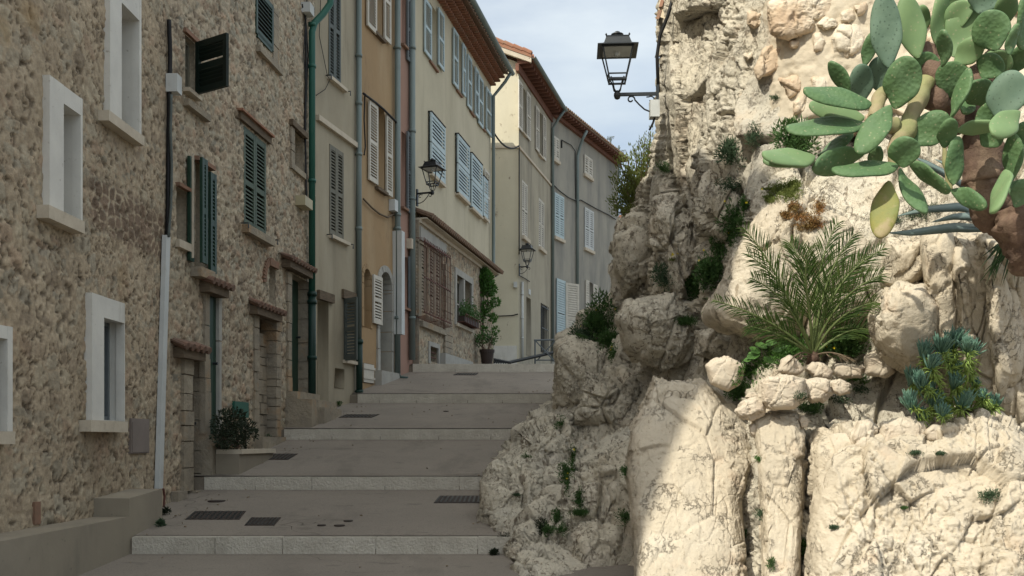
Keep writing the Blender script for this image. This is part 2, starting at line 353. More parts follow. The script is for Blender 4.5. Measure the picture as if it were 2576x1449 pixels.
# ---------------------------------------------------------------- houses
W1=Wall((-4.178,1.2),(-3.845,11.17))
W2=Wall((-3.885,11.2),(-3.295,16.58))
W3=Wall((-3.29,16.6),(-2.82,18.46))
W4=Wall((-2.81,18.48),(-2.345,20.33))
W5=Wall((-2.34,20.35),(-2.115,21.25))
W6=Wall((-2.11,21.27),(-.61,28.75))
W7a=Wall((-3.2,32.5),(.221,32.5))
W7=Wall((.221,32.5),(1.47,37.4))
W8=Wall((1.5,37.5),(4.75,44.5))
def rubble(u,z,style):
    n=len(u); P=np.stack([u,z,np.zeros(n)],1)
    wu=fbm(P*3.1,3,5)*.12; wv=fbm(P*3.1+9,3,6)*.075
    if style==1: su,sv=.215,.155
    elif style==2: su,sv=.15,.098
    else: su,sv=.17,.12
    a,b,i1=worley2((u+wu)/su,(z+wv)/sv,3,.95)
    e=b-a
    if style==1:
        a2,b2,i2=worley2((u+wu)/(su*.48)+7,(z+wv)/(sv*.5),13,.95)
        sel=fbm(P*1.7,2,31)>.12
        e=np.where(sel,(b2-a2),e); i1=np.where(sel,i2,i1)
    cov=fbm(P*5,4,8)                       # mortar smeared over stone edges
    thr=(.17 if style==1 else .15)+(.22 if style==1 else .11)*cov
    m=sst(thr,thr+.07,e)
    keep=(_h(np.floor(i1*9999),np.zeros(n),np.zeros(n),4)>(.22 if style==1 else .06))
    m=m*np.where(keep,1,.15)
    rough=fbm(P*22,3,17)
    h=m*((.002 if style==1 else .009)+.009*(i1-.5)+(.010*(_h(np.floor(i1*777),np.zeros(n),np.ones(n),7)-.5))*((u/su)%1-.5))+.009*rough+.012*fbm(P*2.2,2,40)
    crack=sst(.05,0,np.abs(e-thr+.02))*sst(-.12,.18,fbm(P*5.5,3,61))
    h=h-crack*.022
    pit=sst(.36,.6,fbm(P*17,2,77)); h=h-pit*.018
    mort=np.array([.40,.325,.23]) if style!=2 else np.array([.43,.355,.26])
    pal=np.array([[.33,.30,.23],[.37,.325,.245],[.29,.27,.215],[.41,.34,.245],[.37,.27,.19],[.30,.235,.165],[.43,.375,.275],[.25,.20,.145],[.35,.315,.24]])
    k=(np.floor(i1*997)%9).astype(int)
    col=mort[None,:]*(1+.16*fbm(P*1.3,3,50)[:,None])*(1+.2*rough[:,None])
    base_=pal[k]*(.62 if style==1 else .85)+mort[None,:]*(.38*.93 if style==1 else .15)
    sc_=base_*(1+.35*(_h(k,np.floor(i1*555),k,9)-.5))[:,None]*(1+.28*rough[:,None])
    col=col*(1-m[:,None])+sc_*m[:,None]
    d=np.clip(crack*1.0+pit*.6,0,.85)[:,None]
    col=col*(1-d)+np.array([.055,.042,.03])[None,:]*d
    return h,col
def gridlines(a,b,res,cuts):
    pts=sorted(set([a,b]+[c for c in cuts if a<c<b])); out=[]
    for p,q in zip(pts[:-1],pts[1:]):
        k=max(1,int(round((q-p)/res))); out+=list(np.linspace(p,q,k+1)[:-1])
    out.append(b); return np.array(out)
def wallmesh(W,house,z0,z1,opens,m,style=0,res=.02,u0=0,u1=None,fine=None,name='wall',arches=(),patch=None):
    """vertical facade with real openings; opens=(u0,u1,z0,z1,depth)"""
    u1=W.L if u1 is None else u1
    cu=[o[0] for o in opens]+[o[1] for o in opens]; cz=[o[2] for o in opens]+[o[3] for o in opens]
    if style:
        fu0,fu1,fz0,fz1=fine
        us=np.concatenate([gridlines(u0,fu0,.4,cu)[:-1] if fu0>u0 else np.array([]),gridlines(max(u0,fu0),min(u1,fu1),res,cu)])
        if fu1<u1: us=np.concatenate([us[:-1],gridlines(fu1,u1,.4,cu)])
        zs=np.concatenate([gridlines(z0,fz0,.4,cz)[:-1] if fz0>z0 else np.array([]),gridlines(max(z0,fz0),min(z1,fz1),res,cz)])
        if fz1<z1: zs=np.concatenate([zs[:-1],gridlines(fz1,z1,.4,cz)])
    else:
        us=gridlines(u0,u1,.5,cu); zs=gridlines(z0,z1,.5,cz)
    nu,nz=len(us),len(zs); U,Z=np.meshgrid(us,zs,indexing='ij'); u=U.ravel(); z=Z.ravel()
    if style: h,col=rubble(u+house.get('seed',0)*3.3,z,style)
    else:
        h=.012*fbm(np.stack([u*1.1,z*.8,np.zeros_like(u)],1),2,int(u1*10)); col=None
    if patch is not None and style: h,col=patch(u,z,h,col)
    for o in opens:   # calm relief at opening edges
        if style:
            near=(u>o[0]-.012)&(u<o[1]+.012)&(z>o[2]-.012)&(z<o[3]+.012); h=np.where(near,np.clip(h,.004,.02),h)
    X=np.stack([W.p0.x+W.t.x*u+W.n.x*h,W.p0.y+W.t.y*u+W.n.y*h,z],1)
    I=np.arange(nu*nz).reshape(nu,nz)
    A=I[:-1,:-1];B=I[1:,:-1];D=I[1:,1:];E=I[:-1,1:]
    um=(us[:-1]+us[1:])/2; zm=(zs[:-1]+zs[1:])/2; UM,ZM=np.meshgrid(um,zm,indexing='ij')
    keep=np.ones(UM.shape,bool)
    for o in opens: keep&=~((UM>o[0])&(UM<o[1])&(ZM>o[2])&(ZM<o[3]))
    Fc=np.stack([A[keep],B[keep],D[keep],E[keep]],1)
    V=X; 
    # reveals
    ex=[];ef=[];n0=len(V); ecol=[]
    for o in opens:
        a,b,c,d,dep=o[:5]; hh=.004
        pts=[W.P(a,c,hh),W.P(b,c,hh),W.P(b,d,hh),W.P(a,d,hh),W.P(a,c,-dep),W.P(b,c,-dep),W.P(b,d,-dep),W.P(a,d,-dep)]
        k=n0+len(ex); ex+=[tuple(p) for p in pts]
        ef+=[(k,k+1,k+5,k+4),(k+1,k+2,k+6,k+5),(k+2,k+3,k+7,k+6),(k+3,k,k+4,k+7),(k+4,k+5,k+6,k+7)]
    if ex:
        V=np.concatenate([V,np.array(ex)]); Fc=np.concatenate([Fc,np.array(ef)])
        if col is not None: col=np.concatenate([col,np.tile(np.array([[.27,.23,.17]]),(len(ex),1))])
    o=mk(name,V,Fc,m,house['root'],False,col)
    if style: o.data.polygons.foreach_set('use_smooth',[True]*len(o.data.polygons))
    return o
def house(W,z0,H,label,cat='house',seed=0,depth=8,roof=True,eave=.35,sidemat=None,body=True,name='house'):
    b=W.P(W.L/2,z0)
    root=empty(name,(b.x,b.y,gz(b.y)),label,cat)
    h=dict(root=root,seed=seed,W=W,H=H)
    if body:
        mb=MB(); e=.015
        a0=W.P(e,0,-.45);a1=W.P(W.L-e,0,-.45);c0=W.P(e,0,-depth);c1=W.P(W.L-e,0,-depth)
        f0=W.P(e,0,-.003);f1=W.P(W.L-e,0,-.003)
        q=lambda p,z:Vector((p.x,p.y,z))
        mb.quad(q(f0,z0),q(c0,z0),q(c0,H),q(f0,H)); mb.quad(q(f1,z0),q(f1,H),q(c1,H),q(c1,z0)); mb.quad(q(c0,z0),q(c1,z0),q(c1,H),q(c0,H))
        mb.quad(q(f0,H-.01),q(c0,H-.01),q(c1,H-.01),q(f1,H-.01))
        mb.build('side_wall',sidemat or M['cream6'],root)
    if roof: tileroof(W,h,H,depth,eave)
    return h
def tileroof(W,h,H,depth,eave,pitch=.3,u0=None,u1=None,front=0,m='tile',left=.0,right=.0):
    """pitched roof with barrel tiles, eave over the street"""
    mb=MB(); a=(-.0-left if u0 is None else u0); b=(W.L+right if u1 is None else u1); n=max(2,int((b-a)/.2)); w=(b-a)/n
    zf=H+.06; R0=eave
    mb.hexa([W.P(a,zf-.06,R0),W.P(b,zf-.06,R0),W.P(b,zf-.06+pitch*(depth+R0)*.5,-depth/2),W.P(a,zf-.06+pitch*(depth+R0)*.5,-depth/2),
             W.P(a,zf,R0),W.P(b,zf,R0),W.P(b,zf+pitch*(depth+R0)*.5,-depth/2),W.P(a,zf+pitch*(depth+R0)*.5,-depth/2)])
    mb.hexa([W.P(a,zf-.06+pitch*(depth+R0)*.5,-depth/2),W.P(b,zf-.06+pitch*(depth+R0)*.5,-depth/2),W.P(b,zf-.06,-depth-.2),W.P(a,zf-.06,-depth-.2),
             W.P(a,zf+pitch*(depth+R0)*.5,-depth/2),W.P(b,zf+pitch*(depth+R0)*.5,-depth/2),W.P(b,zf,-depth-.2),W.P(a,zf,-depth-.2)])
    for i in range(n):
        u=a+(i+.5)*w; sec=[]
        for k in range(6):
            th=math.pi*k/5; sec.append((u-math.cos(th)*w*.42,.01+math.sin(th)*.07))
        base=len(mb.v)
        for nn,zz in ((R0+.04,0),(-depth/2,pitch*(depth+R0)*.5)):
            for (uu,zo) in sec: mb.v.append(tuple(W.P(uu,zf+zz+zo,nn)))
        for k in range(5): mb.f.append((base+k,base+k+1,base+6+k+1,base+6+k))
        mb.f.append(tuple(base+k for k in range(6)))
    return mb.build('roof',M[m],h['root'])
def leaf(mb,O,A,N,w,hgt,slat=True,pitch=.055,rails=(.5,),th=.035,st=.055,tilt=1):
    """louvred shutter leaf: O lower hinge corner, A along width, N its normal"""
    O=Vector(O);A=Vector(A).normalized();N=Vector(N).normalized();Z=Vector((0,0,1)); f=lambda *a:mb.fbox(O,A,N,Z,*a)
    f(0,st,0,th,0,hgt); f(w-st,w,0,th,0,hgt)
    rz=[0]+[hgt*r for r in rails]+[hgt]; rh=.075
    f(st,w-st,.002,th-.002,0,rh); f(st,w-st,.002,th-.002,hgt-rh,hgt)
    for r in rails: f(st,w-st,.002,th-.002,hgt*r-rh/2,hgt*r+rh/2)
    if not slat:
        f(st,w-st,.010,th-.010,rh,hgt-rh); return
    for z0,z1 in zip(rz[:-1],rz[1:]):
        z=z0+rh; e=z1-rh*.6
        while z<e-pitch*.5:
            # slat outer edge low, inner edge high
            lo,hi=(z,z+pitch*.62) if tilt>0 else (z+pitch*1.05,z)
            p=[O+A*st+N*(th-.004)+Z*lo,O+A*(w-st)+N*(th-.004)+Z*lo,O+A*(w-st)+N*.004+Z*hi,O+A*st+N*.004+Z*hi]
            up=Vector((0,0,.011 if pitch<.07 else pitch*.40)); mb.hexa(p+[q+up for q in p]); z+=pitch
    return
def flatleaf(W,par,px0,px1,yt,yb,m,n0=.03,name='shutter',slat=True,rails=(.5,),pitch=.055,both=None):
    """leaf lying flat on/in front of the facade; px/py read at left edge"""
    u0,u1=W.u(px0),W.u(px1); zt,zb=W.z(px0,yt),W.z(px0,yb); mb=MB()
    leaf(mb,W.P(u0,zb,n0),W.t,W.n,u1-u0,zt-zb,slat,pitch,rails)
    return mb.build(name,m,par)
def opening(W,px0,px1,yt,yb,dep=.22): 
    return (W.u(px0),W.u(px1),W.z(px0,yb),W.z(px0,yt),dep)
def window(h,o,glass='glass',frame='whitepaint',inset=.06,bars=1,sill=None,sillm='sill',lintel=None,silln=.08,silll=.05,lm='wood'):
    W=h['W']; a,b,c,d,dep=o[:5]; mb=MB()
    W.box(mb,a+.045,b-.045,-dep+.010,-dep+.022,c+.045,d-.045)
    g=mb.build('window',M[glass],h['root'])
    if frame:
        mb=MB(); t=.045
        W.box(mb,a+.002,a+t,-dep+.004,-dep+inset,c+.002,d-.002); W.box(mb,b-t,b-.002,-dep+.004,-dep+inset,c+.002,d-.002)
        W.box(mb,a+t,b-t,-dep+.004,-dep+inset-.003,c+.002,c+t); W.box(mb,a+t,b-t,-dep+.004,-dep+inset-.003,d-t,d-.002)
        mid=(a+b)/2; W.box(mb,mid-.03,mid+.03,-dep+.006,-dep+inset-.006,c+t,d-t)
        for k in range(1,bars+1):
            zz=lerp(c,d,k/(bars+1)); W.box(mb,a+t,mid-.03,-dep+.007,-dep+inset-.012,zz-.015,zz+.015); W.box(mb,mid+.03,b-t,-dep+.007,-dep+inset-.012,zz-.015,zz+.015)
        mb.build('frame',M[frame],g)
    if sill:
        mb=MB(); W.box(mb,a-silll,b+silll,-.02 if silln>0 else -.1,silln,c-sill,c-.003); mb.build('sill',M[sillm],g)
    if lintel:
        mb=MB(); W.box(mb,a-.1,b+.1,-.02,.035,d+.003,d+lintel); mb.build('lintel',M[lm],g)
    return g
def pipe(h,W,px,y0,y1,r,m,n=.08,name='drainpipe',col=(),x0=None,par=None):
    u=W.u(px,n); za=W.z(px,y0,n); zb=W.z(px,y1,n); mb=MB()
    mb.tube([W.P(u,za,n),W.P(u,zb,n)],r,10)
    for c in col:
        z=W.z(px,c,n); mb.tube([W.P(u,z-.03,n),W.P(u,z+.03,n)],r*1.22,10)
        W.box(mb,u-.012,u+.012,-.01,n,z-.015,z+.015)
    return mb.build(name,m,par or h['root'],True)
def wcable(h,W,pts,r=.012,n=.04,m='black',name='cable',sag=0):
    P=[]
    for k,(px,py) in enumerate(pts):
        P.append(W.P(W.u(px,n),W.z(px,py,n),n))
    Q=[]
    for i in range(len(P)-1):
        for j in range(6): Q.append(P[i].lerp(P[i+1],j/6))
    Q.append(P[-1]); mb=MB().tube(Q,r,6)
    return mb.build(name,M[m],h['root'],True)
# ================= house 1 : rough rubble wall with white window surrounds
h1=house(W1,-2.2,10.8,'nearest tall rubble stone house with white framed window openings',seed=1)
def patch1(u,z,h,col):
    # brown stone course and ochre weathering seen right of the upper window
    uc=W1.u(330); P=np.stack([u,z,np.zeros_like(u)],1)
    a,b,i=worley2(u/.15,z/.13,71,.8); m=sst(.10,.2,b-a)
    ya=np.vectorize(lambda q:0)(u)
    zt=W1.z(330,505); zb=W1.z(330,610)
    reg=sst(W1.u(215),W1.u(235),u)*sst(zb-.08,zb+.02,z+.45*(u-uc)*.0)*sst(zt+.12,zt,z)
    reg=reg*sst(-.2,.05,fbm(P*3,3,90)+.15)
    col2=np.array([.17,.12,.085])*(1+.5*(i-.5))[:,None]
    k=(reg*m*.9)[:,None]; col=col*(1-k)+col2*k
    # ochre patches
    for (px,py,rad,cc) in ((78,45,.17,(.36,.24,.11)),(300,700,.2,(.35,.24,.13)),(15,930,.35,(.38,.28,.18)),(250,1130,.2,(.34,.22,.15)),(8,80,.14,(.36,.25,.12))):
        g=np.exp(-(((u-W1.u(px))**2+(z-W1.z(px,py))**2)/rad**2))*.55*sst(-.3,.3,fbm(P*4,3,px)); col=col*(1-g[:,None])+np.array(cc)*g[:,None]
    return h,col
op=[opening(W1,143,190,255,538,.62),opening(W1,291,339,1,309,.66),opening(W1,246,302,795,1058,.17),opening(W1,-55,4,838,1084,.2)]
wallmesh(W1,h1,-2.2,10.8,op,M['rubble'],1,.0165,fine=(W1.u(-25),W1.L,-1.4,5.0),patch=patch1)
def surround(W,h,o,pxl,pxr,yt,sillt,sillb,dep,proud=.055,pane=False,sillpx=None):
    a,b,c,d,_=o; ul,ur=W.u(pxl,proud),W.u(pxr,proud); zt=W.z(pxl,yt,proud)
    mb=MB(); W.box(mb,a+.001,b-.001,-dep+.004,-dep+.012,c+.001,d-.001); g=mb.build('window',M['glass' if pane else 'white'],h['root'])
    mb=MB(); q=-.03
    W.box(mb,ul,a+.013,q,proud,c,zt); W.box(mb,b-.013,ur,q,proud,c,zt); W.box(mb,a+.013,b-.013,q,proud-.001,d-.013,zt-.002)
    # plastered reveal
    W.box(mb,a-.001,a+.010,-dep+.01,-.03,c,d); W.box(mb,b-.010,b+.001,-dep+.01,-.03,c,d); W.box(mb,a+.01,b-.01,-dep+.01,-.03,d-.010,d+.001); W.box(mb,a+.01,b-.01,-dep+.01,-.03,c-.001,c+.010)
    mb.build('surround',M['white'],g)
    mb=MB(); s0,s1=W.u(sillpx[0],.10),W.u(sillpx[1],.10); W.box(mb,s0,s1,-.04,.105,c-(W.z(pxl,sillt)-W.z(pxl,sillb)),c-.002)
    mb.build('sill',M['sill'],g)
    return g
g=surround(W1,h1,op[0],125,208,188,537,570,.62,sillpx=(122,212))
g=surround(W1,h1,op[1],277,356,-110,310,336,.66,sillpx=(273,362))
g=surround(W1,h1,op[2],232,313,736,1062,1091,.17,pane=True,sillpx=(228,321))
mb=MB(); a,b,c,d,dep=op[2]
W1.box(mb,a+.012,a+.05,-.155,-.10,c+.012,d-.012); W1.box(mb,b-.05,b-.012,-.155,-.10,c+.012,d-.012); W1.box(mb,a+.05,b-.05,-.152,-.103,d-.05,d-.012); W1.box(mb,a+.05,b-.05,-.152,-.103,c+.012,c+.05)
W1.box(mb,(a+b)/2-.03,(a+b)/2+.03,-.152,-.095,c+.05,d-.05)
mb.build('frame',M['bluegrey'],g)
g=surround(W1,h1,op[3],-75,32,800,1086,1120,.2,pane=True,sillpx=(-80,37))
mb=MB(); W1.box(mb,W1.u(326),W1.u(371),-.02,.02,W1.z(326,1141),W1.z(326,1052)); W1.box(mb,W1.u(328),W1.u(369),.018,.026,W1.z(328,1138),W1.z(328,1062)); mb.build('meter_cabinet',M['cabinet'],h1['root'])
mb=MB(); W1.box(mb,W1.u(84),W1.u(98),-.02,.016,W1.z(84,1320),W1.z(84,1263)); mb.build('brick',M['brick'],h1['root'])
# plinth with its raised end block
mb=MB(); pr=.33
uA,uB,uC=0,W1.u(325,pr),W1.u(408,pr)
z_l=W1.z(0,1362,pr); u_l=W1.u(0,pr); z_r=W1.z(325,1300,pr)
zz=lambda u:lerp(z_l,z_r,(u-u_l)/(uB-u_l))
mb.hexa([W1.P(uA,-2.2,-.05),W1.P(uA,-2.2,pr),W1.P(uB,-1.2,pr),W1.P(uB,-1.2,-.05),W1.P(uA,zz(0),-.05),W1.P(uA,zz(0),pr),W1.P(uB,z_r,pr),W1.P(uB,z_r,-.05)])
zt=W1.z(365,1243,pr)
mb.hexa([W1.P(uB,-1.5,-.05),W1.P(uB,-1.5,pr),W1.P(uC,-1.3,pr),W1.P(uC,-1.3,-.05),W1.P(uB,zt-.02,-.05),W1.P(uB,zt-.02,pr),W1.P(uC,zt+.03,pr),W1.P(uC,zt+.03,-.05)])
mb.build('plinth',M['plinth'],h1['root'])
# cables, trunking between houses 1 and 2
wcable(h1,W1,[(425,50),(428,140),(424,330),(423,470),(421,600)],.026,.03)  # thick black tube: cable plus the shadow gap between the houses, put in as colour
wcable(h1,W1,[(431,238),(429,330),(432,420),(430,520),(424,596)],.016,.07,'slate')
mb=MB(); u0,u1=W1.u(417),W1.u(432)
p=[]
ua,ub=W1.u(400,.06),W1.u(410,.06); zb,zt=W1.z(404,1229,.06),W1.z(425,594,.06); ua2,ub2=W1.u(419,.06),W1.u(429,.06)
mb.hexa([W1.P(ua,zb,0.01),W1.P(ub,zb,0.01),W1.P(ub,zb,.06),W1.P(ua,zb,.06),W1.P(ua2,zt,0.01),W1.P(ub2,zt,0.01),W1.P(ub2,zt,.06),W1.P(ua2,zt,.06)])
mb.build('cable_trunking',M['pvc'],h1['root'])
wcable(h1,W1,[(411,1229),(414,1250),(411,1290)],.013,.05,'rust')
mb=MB(); W1.box(mb,W1.u(428,.05),W1.u(440,.05),0,.13,W1.z(428,240),W1.z(428,195)); mb.build('junction_box',M['pvc'],h1['root'])
# ================= house 2 : second rubble house with doors
h2=house(W2,-1.2,10.9,'rubble stone house with green doors, tiled door canopies and green shutters',seed=2)
D={'A':opening(W2,476,513,893,1235,.16),'B':opening(W2,519,545,730,1093,.045),'C':opening(W2,646,691,788,1098,.24),'D':opening(W2,727,772,686,985,.18),
   'w1':opening(W2,465,489,88,222,.12),'w2':opening(W2,491,513,410,668,.20),'w3':opening(W2,612,668,316,566,.07),'w4':opening(W2,640,684,-40,82,.08),'n1':opening(W2,735,762,322,414,.16),'n2':opening(W2,442,468,470,600,.10),'n3':opening(W2,676,692,668,760,.10)}
def patch2(u,z,h,col):
    P=np.stack([u,z,np.zeros_like(u)],1)
    for (px,py,rad,cc) in ((740,330,.5,(.40,.26,.16)),(455,780,.3,(.33,.25,.17)),(560,800,.4,(.36,.31,.24))):
        g=np.exp(-(((u-W2.u(px))**2+(z-W2.z(px,py))**2)/rad**2))*.45*sst(-.3,.3,fbm(P*4,3,px)); col=col*(1-g[:,None])+np.array(cc)*g[:,None]
    return h,col
wallmesh(W2,h2,-1.2,10.9,list(D.values()),M['rubble'],2,.021,fine=(0,W2.L,-1.1,7.5),patch=patch2)
def jambstones(W,par,u0,u1,n0,n1,z0,z1,m,seed,hmin=.16,hmax=.42,name='jamb'):
    rr=random.Random(seed); mb=MB(); z=z0
    while z<z1-.02:
        hh=min(rr.uniform(hmin,hmax),z1-z); j=rr.uniform(0,.012)
        if z1-z-hh<.07: hh=z1-z
        W.box(mb,u0-rr.uniform(0,.02),u1+rr.uniform(-.004,.035),n0,n1+j,z+.005,z+hh-rr.uniform(.004,.010)); z+=hh
    mb.build(name,m,par)
def canopy(W,h,px0,px1,y0,y1,out=.22,thick=.12,par=None):
    """wooden lintel box with a little tiled slope on top; left and right py of the top front edge"""
    u0,u1=W.u(px0,out*.5),W.u(px1,out*.5); z=(W.z(px0,y0,out*.5)+W.z(px1,y1,out*.5))/2-.05
    mb=MB(); W.box(mb,u0+.08,u1-.08,-.02,out*.75,z-thick,z); c=mb.build('canopy',M['wood'],par or h['root'])
    mb=MB(); n=max(3,int((u1-u0)/.13)); w=(u1-u0)/n
    mb.hexa([W.P(u0,z+.002,out),W.P(u1,z+.002,out),W.P(u1,z+.08,-.02),W.P(u0,z+.08,-.02),W.P(u0,z+.022,out),W.P(u1,z+.022,out),W.P(u1,z+.10,-.02),W.P(u0,z+.10,-.02)])
    for i in range(n):
        uu=u0+(i+.5)*w; mb.tube([W.P(uu,z+.006,out+.01),W.P(uu,z+.078,-.02)],w*.30,8)
    mb.build('tiles',M['canopytile'],c)
def door(h,o,m='greenpaint',n=-.04,planks=True):
    W=h['W']; a,b,c,d,dep=o; mb=MB(); k=4; w=(b-a-.01)/k
    for i in range(k): W.box(mb,a+.006+i*w,a+.006+(i+1)*w-.006,-dep+.012,-dep+.04,c+.01,d-.01)
    W.box(mb,a+.01,b-.01,-dep+.004,-dep+.03,c+.005,d-.005)
    g=mb.build('door',M[m],h['root'])
    mb=MB(); mb.tube([W.P(b-.12,(c+d)/2,-dep+.05),W.P(b-.12,(c+d)/2,-dep+.11)],.018,8); mb.build('handle',M['iron'],g); return g
gA=door(h2,D['A'],'wood'); a,b,c,d,_=D['A']; jambstones(W2,h2['root'],b-.012,b+.10,-.155,.035,c,d,M['jamb'],1); jambstones(W2,h2['root'],a-.22,a+.005,-.1,.04,c,d,M['jamb'],11)
gB=door(h2,D['B']); a,b,c,d,_=D['B']; jambstones(W2,h2['root'],b-.005,b+.06,-.04,.03,c,d,M['jambpale'],2,.9,1.2); jambstones(W2,h2['root'],a-.1,a+.003,-.04,.03,c,d,M['jamb'],12,.5,.9)
a,b,c,d,_=D['C']; jambstones(W2,h2['root'],b-.01,b+.17,-.2,.03,c,d,M['jamb'],3,.11,.2); jambstones(W2,h2['root'],a-.15,a,-.1,.03,c,d,M['jamb'],13,.14,.35)
mb=MB(); rr=random.Random(5); z=c
while z<d-.25:
    hh=rr.uniform(.10,.22); uu=a+.02
    while uu<b-.05:
        ww=rr.uniform(.14,.3); W2.box(mb,uu,min(b-.02,uu+ww-.012),-.235,-.12+rr.uniform(0,.03),z,z+hh-.012); uu+=ww
    z+=hh
mb.build('stone_infill',M['jamb'],h2['root'])
gD=door(h2,D['D']); a,b,c,d,_=D['D']; jambstones(W2,h2['root'],b-.012,b+.03,-.175,.04,c,d,M['jamb'],4,.2,.4); jambstones(W2,h2['root'],a-.14,a+.004,-.1,.035,c,d,M['jamb'],14,.2,.42)
canopy(W2,h2,446,516,855,880,.17); canopy(W2,h2,512,573,692,722,.2); canopy(W2,h2,636,709,757,783,.16); canopy(W2,h2,719,784,642,676,.19)
# window with shutter swung out, high up
g=window(h2,D['w1'],'glass','brownpaint',sill=.05); a,b,c,d,_=D['w1']
mb=MB(); O=P3(487,220,W2.P(b,0).y); E=P3(565,198,W2.P(b,0).y*.976); A=(E-O); A.z=0; w=A.length; A.normalize(); Nn=Vector((A.y,-A.x,0)); O=W2.P(b-.02,c,.05)
leaf(mb,O,A,Nn,w,.62,True,.045,(.5,),.04,.06,tilt=-1); mb.build('shutter',M['shutterblack'],g)
mb=MB(); W2.box(mb,a-.05,b+.12,-.02,.04,d+.02,d+.07); mb.build('lintel',M['brick'],g)
mb=MB(); W2.box(mb,a-.06,b+.3,-.02,.08,c-.22,c-.14); mb.build('ledge',M['jamb'],g)
# dark shuttered window with both leaves swung out
g=window(h2,D['w2'],'curtain','brownpaint',inset=.05); a,b,c,d,_=D['w2']
flatleaf(W2,g,467,478,392,655,M['greenpaint'],.02); flatleaf(W2,g,478,492,396,660,M['greenpaint'],.12,pitch=.045); flatleaf(W2,g,512,527,432,684,M['greenpaint'],.06,pitch=.045)
mb=MB(); u=W2.u(490,.16); W2.box(mb,u-.005,u+.005,.125,.150,c+.02,d); mb.build('shutter_edge',M['sill'],g)
mb=MB(); W2.box(mb,a-.14,b+.02,-.02,.14,c-.15,c-.035); mb.build('sill',M['jamb'],g)
mb=MB(); W2.box(mb,a-.1,b+.15,-.02,.09,d+.01,d+.06); mb.build('lintel',M['brick'],g)
a,b,c,d,_=D['n2']; mb=MB(); W2.box(mb,a-.02,b+.1,-.02,.06,d+.01,d+.05); mb.build('lintel',M['brick'],h2['root']); mb=MB(); W2.box(mb,a-.03,b+.05,-.02,.06,c-.1,c-.01); mb.build('sill',M['sill'],h2['root'])
# closed green shutters
a,b,c,d,_=D['w3']; mb=MB(); W2.box(mb,a+.01,b-.01,-.06,-.05,c+.01,d-.01); g=mb.build('window',M['dark'],h2['root'])
for k in (0,1):
    mb=MB(); w=(b-a)/2-.004; leaf(mb,W2.P(a+.003+k*(w+.004),c+.005,-.025),W2.t,W2.n,w-.003,d-c-.01,True,.052,(.45,)); mb.build('shutter',M['mutegreen'],g)
mb=MB(); W2.box(mb,a-.2,b+.12,-.02,.05,d+.03,d+.13); mb.build('lintel',M['wood'],g); mb=MB(); W2.box(mb,a-.24,b+.14,-.02,.09,d+.131,d+.16); mb.build('lintel_tiles',M['tile'],g)
mb=MB(); W2.box(mb,a-.08,b+.10,-.02,.11,c-.11,c-.006); mb.build('sill',M['jamb'],g)
mb=MB()
for uu in (a-.12,b+.17): MB().tube([W2.P(uu,c+.0,0),W2.P(uu,c,.12),W2.P(uu,c-.07,.12)],.01,6).build('shutter_catch',M['iron'],g)
# top green window
a,b,c,d,_=D['w4']; mb=MB(); W2.box(mb,a+.01,b-.01,-.075,-.06,c+.01,d-.01); g=mb.build('window',M['dark'],h2['root'])
mb=MB(); leaf(mb,W2.P(a+.003,c+.005,-.02),W2.t,W2.n,b-a-.006,d-c-.01,True,.06,(.0,),.05,.06); mb.build('shutter',M['greenpaint'],g)
jambstones(W2,g,b+.003,b+.22,-.04,.02,c-.15,d,M['jamb'],9,.2,.35)
mb=MB(); W2.box(mb,a+.05,b+.3,-.02,.07,c-.24,c-.15); mb.build('sill',M['jamb'],g)
a,b,c,d,_=D['n1']; mb=MB(); W2.box(mb,a-.16,b+.06,-.02,.07,d+.0,d+.09); mb.build('niche_lintel',M['wood'],h2['root']); mb=MB(); W2.box(mb,a-.15,b+.02,-.02,.05,c-.09,c-.002); mb.build('niche_sill',M['jamb'],h2['root'])
jambstones(W2,h2['root'],a-.12,a,-.05,.03,c,d,M['jamb'],22,.1,.2)
# brick arch remains
a,b,c,d,_=D['n3']; mb=MB(); uc=a-.03; zc=W2.z(668,700); 
for k in range(12):
    th=math.pi*(.45+.6*k/11); r0,r1=.22,.33
    A=Vector((math.cos(th),math.sin(th))); T=Vector((-A.y,A.x))
    def q(r,s,n): return W2.P(uc+.1+A.x*r+T.x*s,zc+A.y*r+T.y*s,n)
    mb.hexa([q(r0,-.02,-.01),q(r1,-.02,-.01),q(r1,.02,-.01),q(r0,.02,-.01),q(r0,-.02,.03),q(r1,-.02,.03),q(r1,.02,.03),q(r0,.02,.03)])
W2.box(mb,a-.02,b+.08,-.01,.04,d,d+.1)
mb.build('brick_arch',M['brick'],h2['root'])
mb=MB(); W2.box(mb,W2.u(583),W2.u(619),-.01,.04,W2.z(583,1049),W2.z(583,1009)); mb.build('meter_box',M['pipegreen'],h2['root'])
mb=MB(); W2.box(mb,W2.u(757,.1),W2.u(776,.1),-.01,.17,W2.z(757,527),W2.z(757,503)); mb.build('junction_box',M['beigebox'],h2['root'])
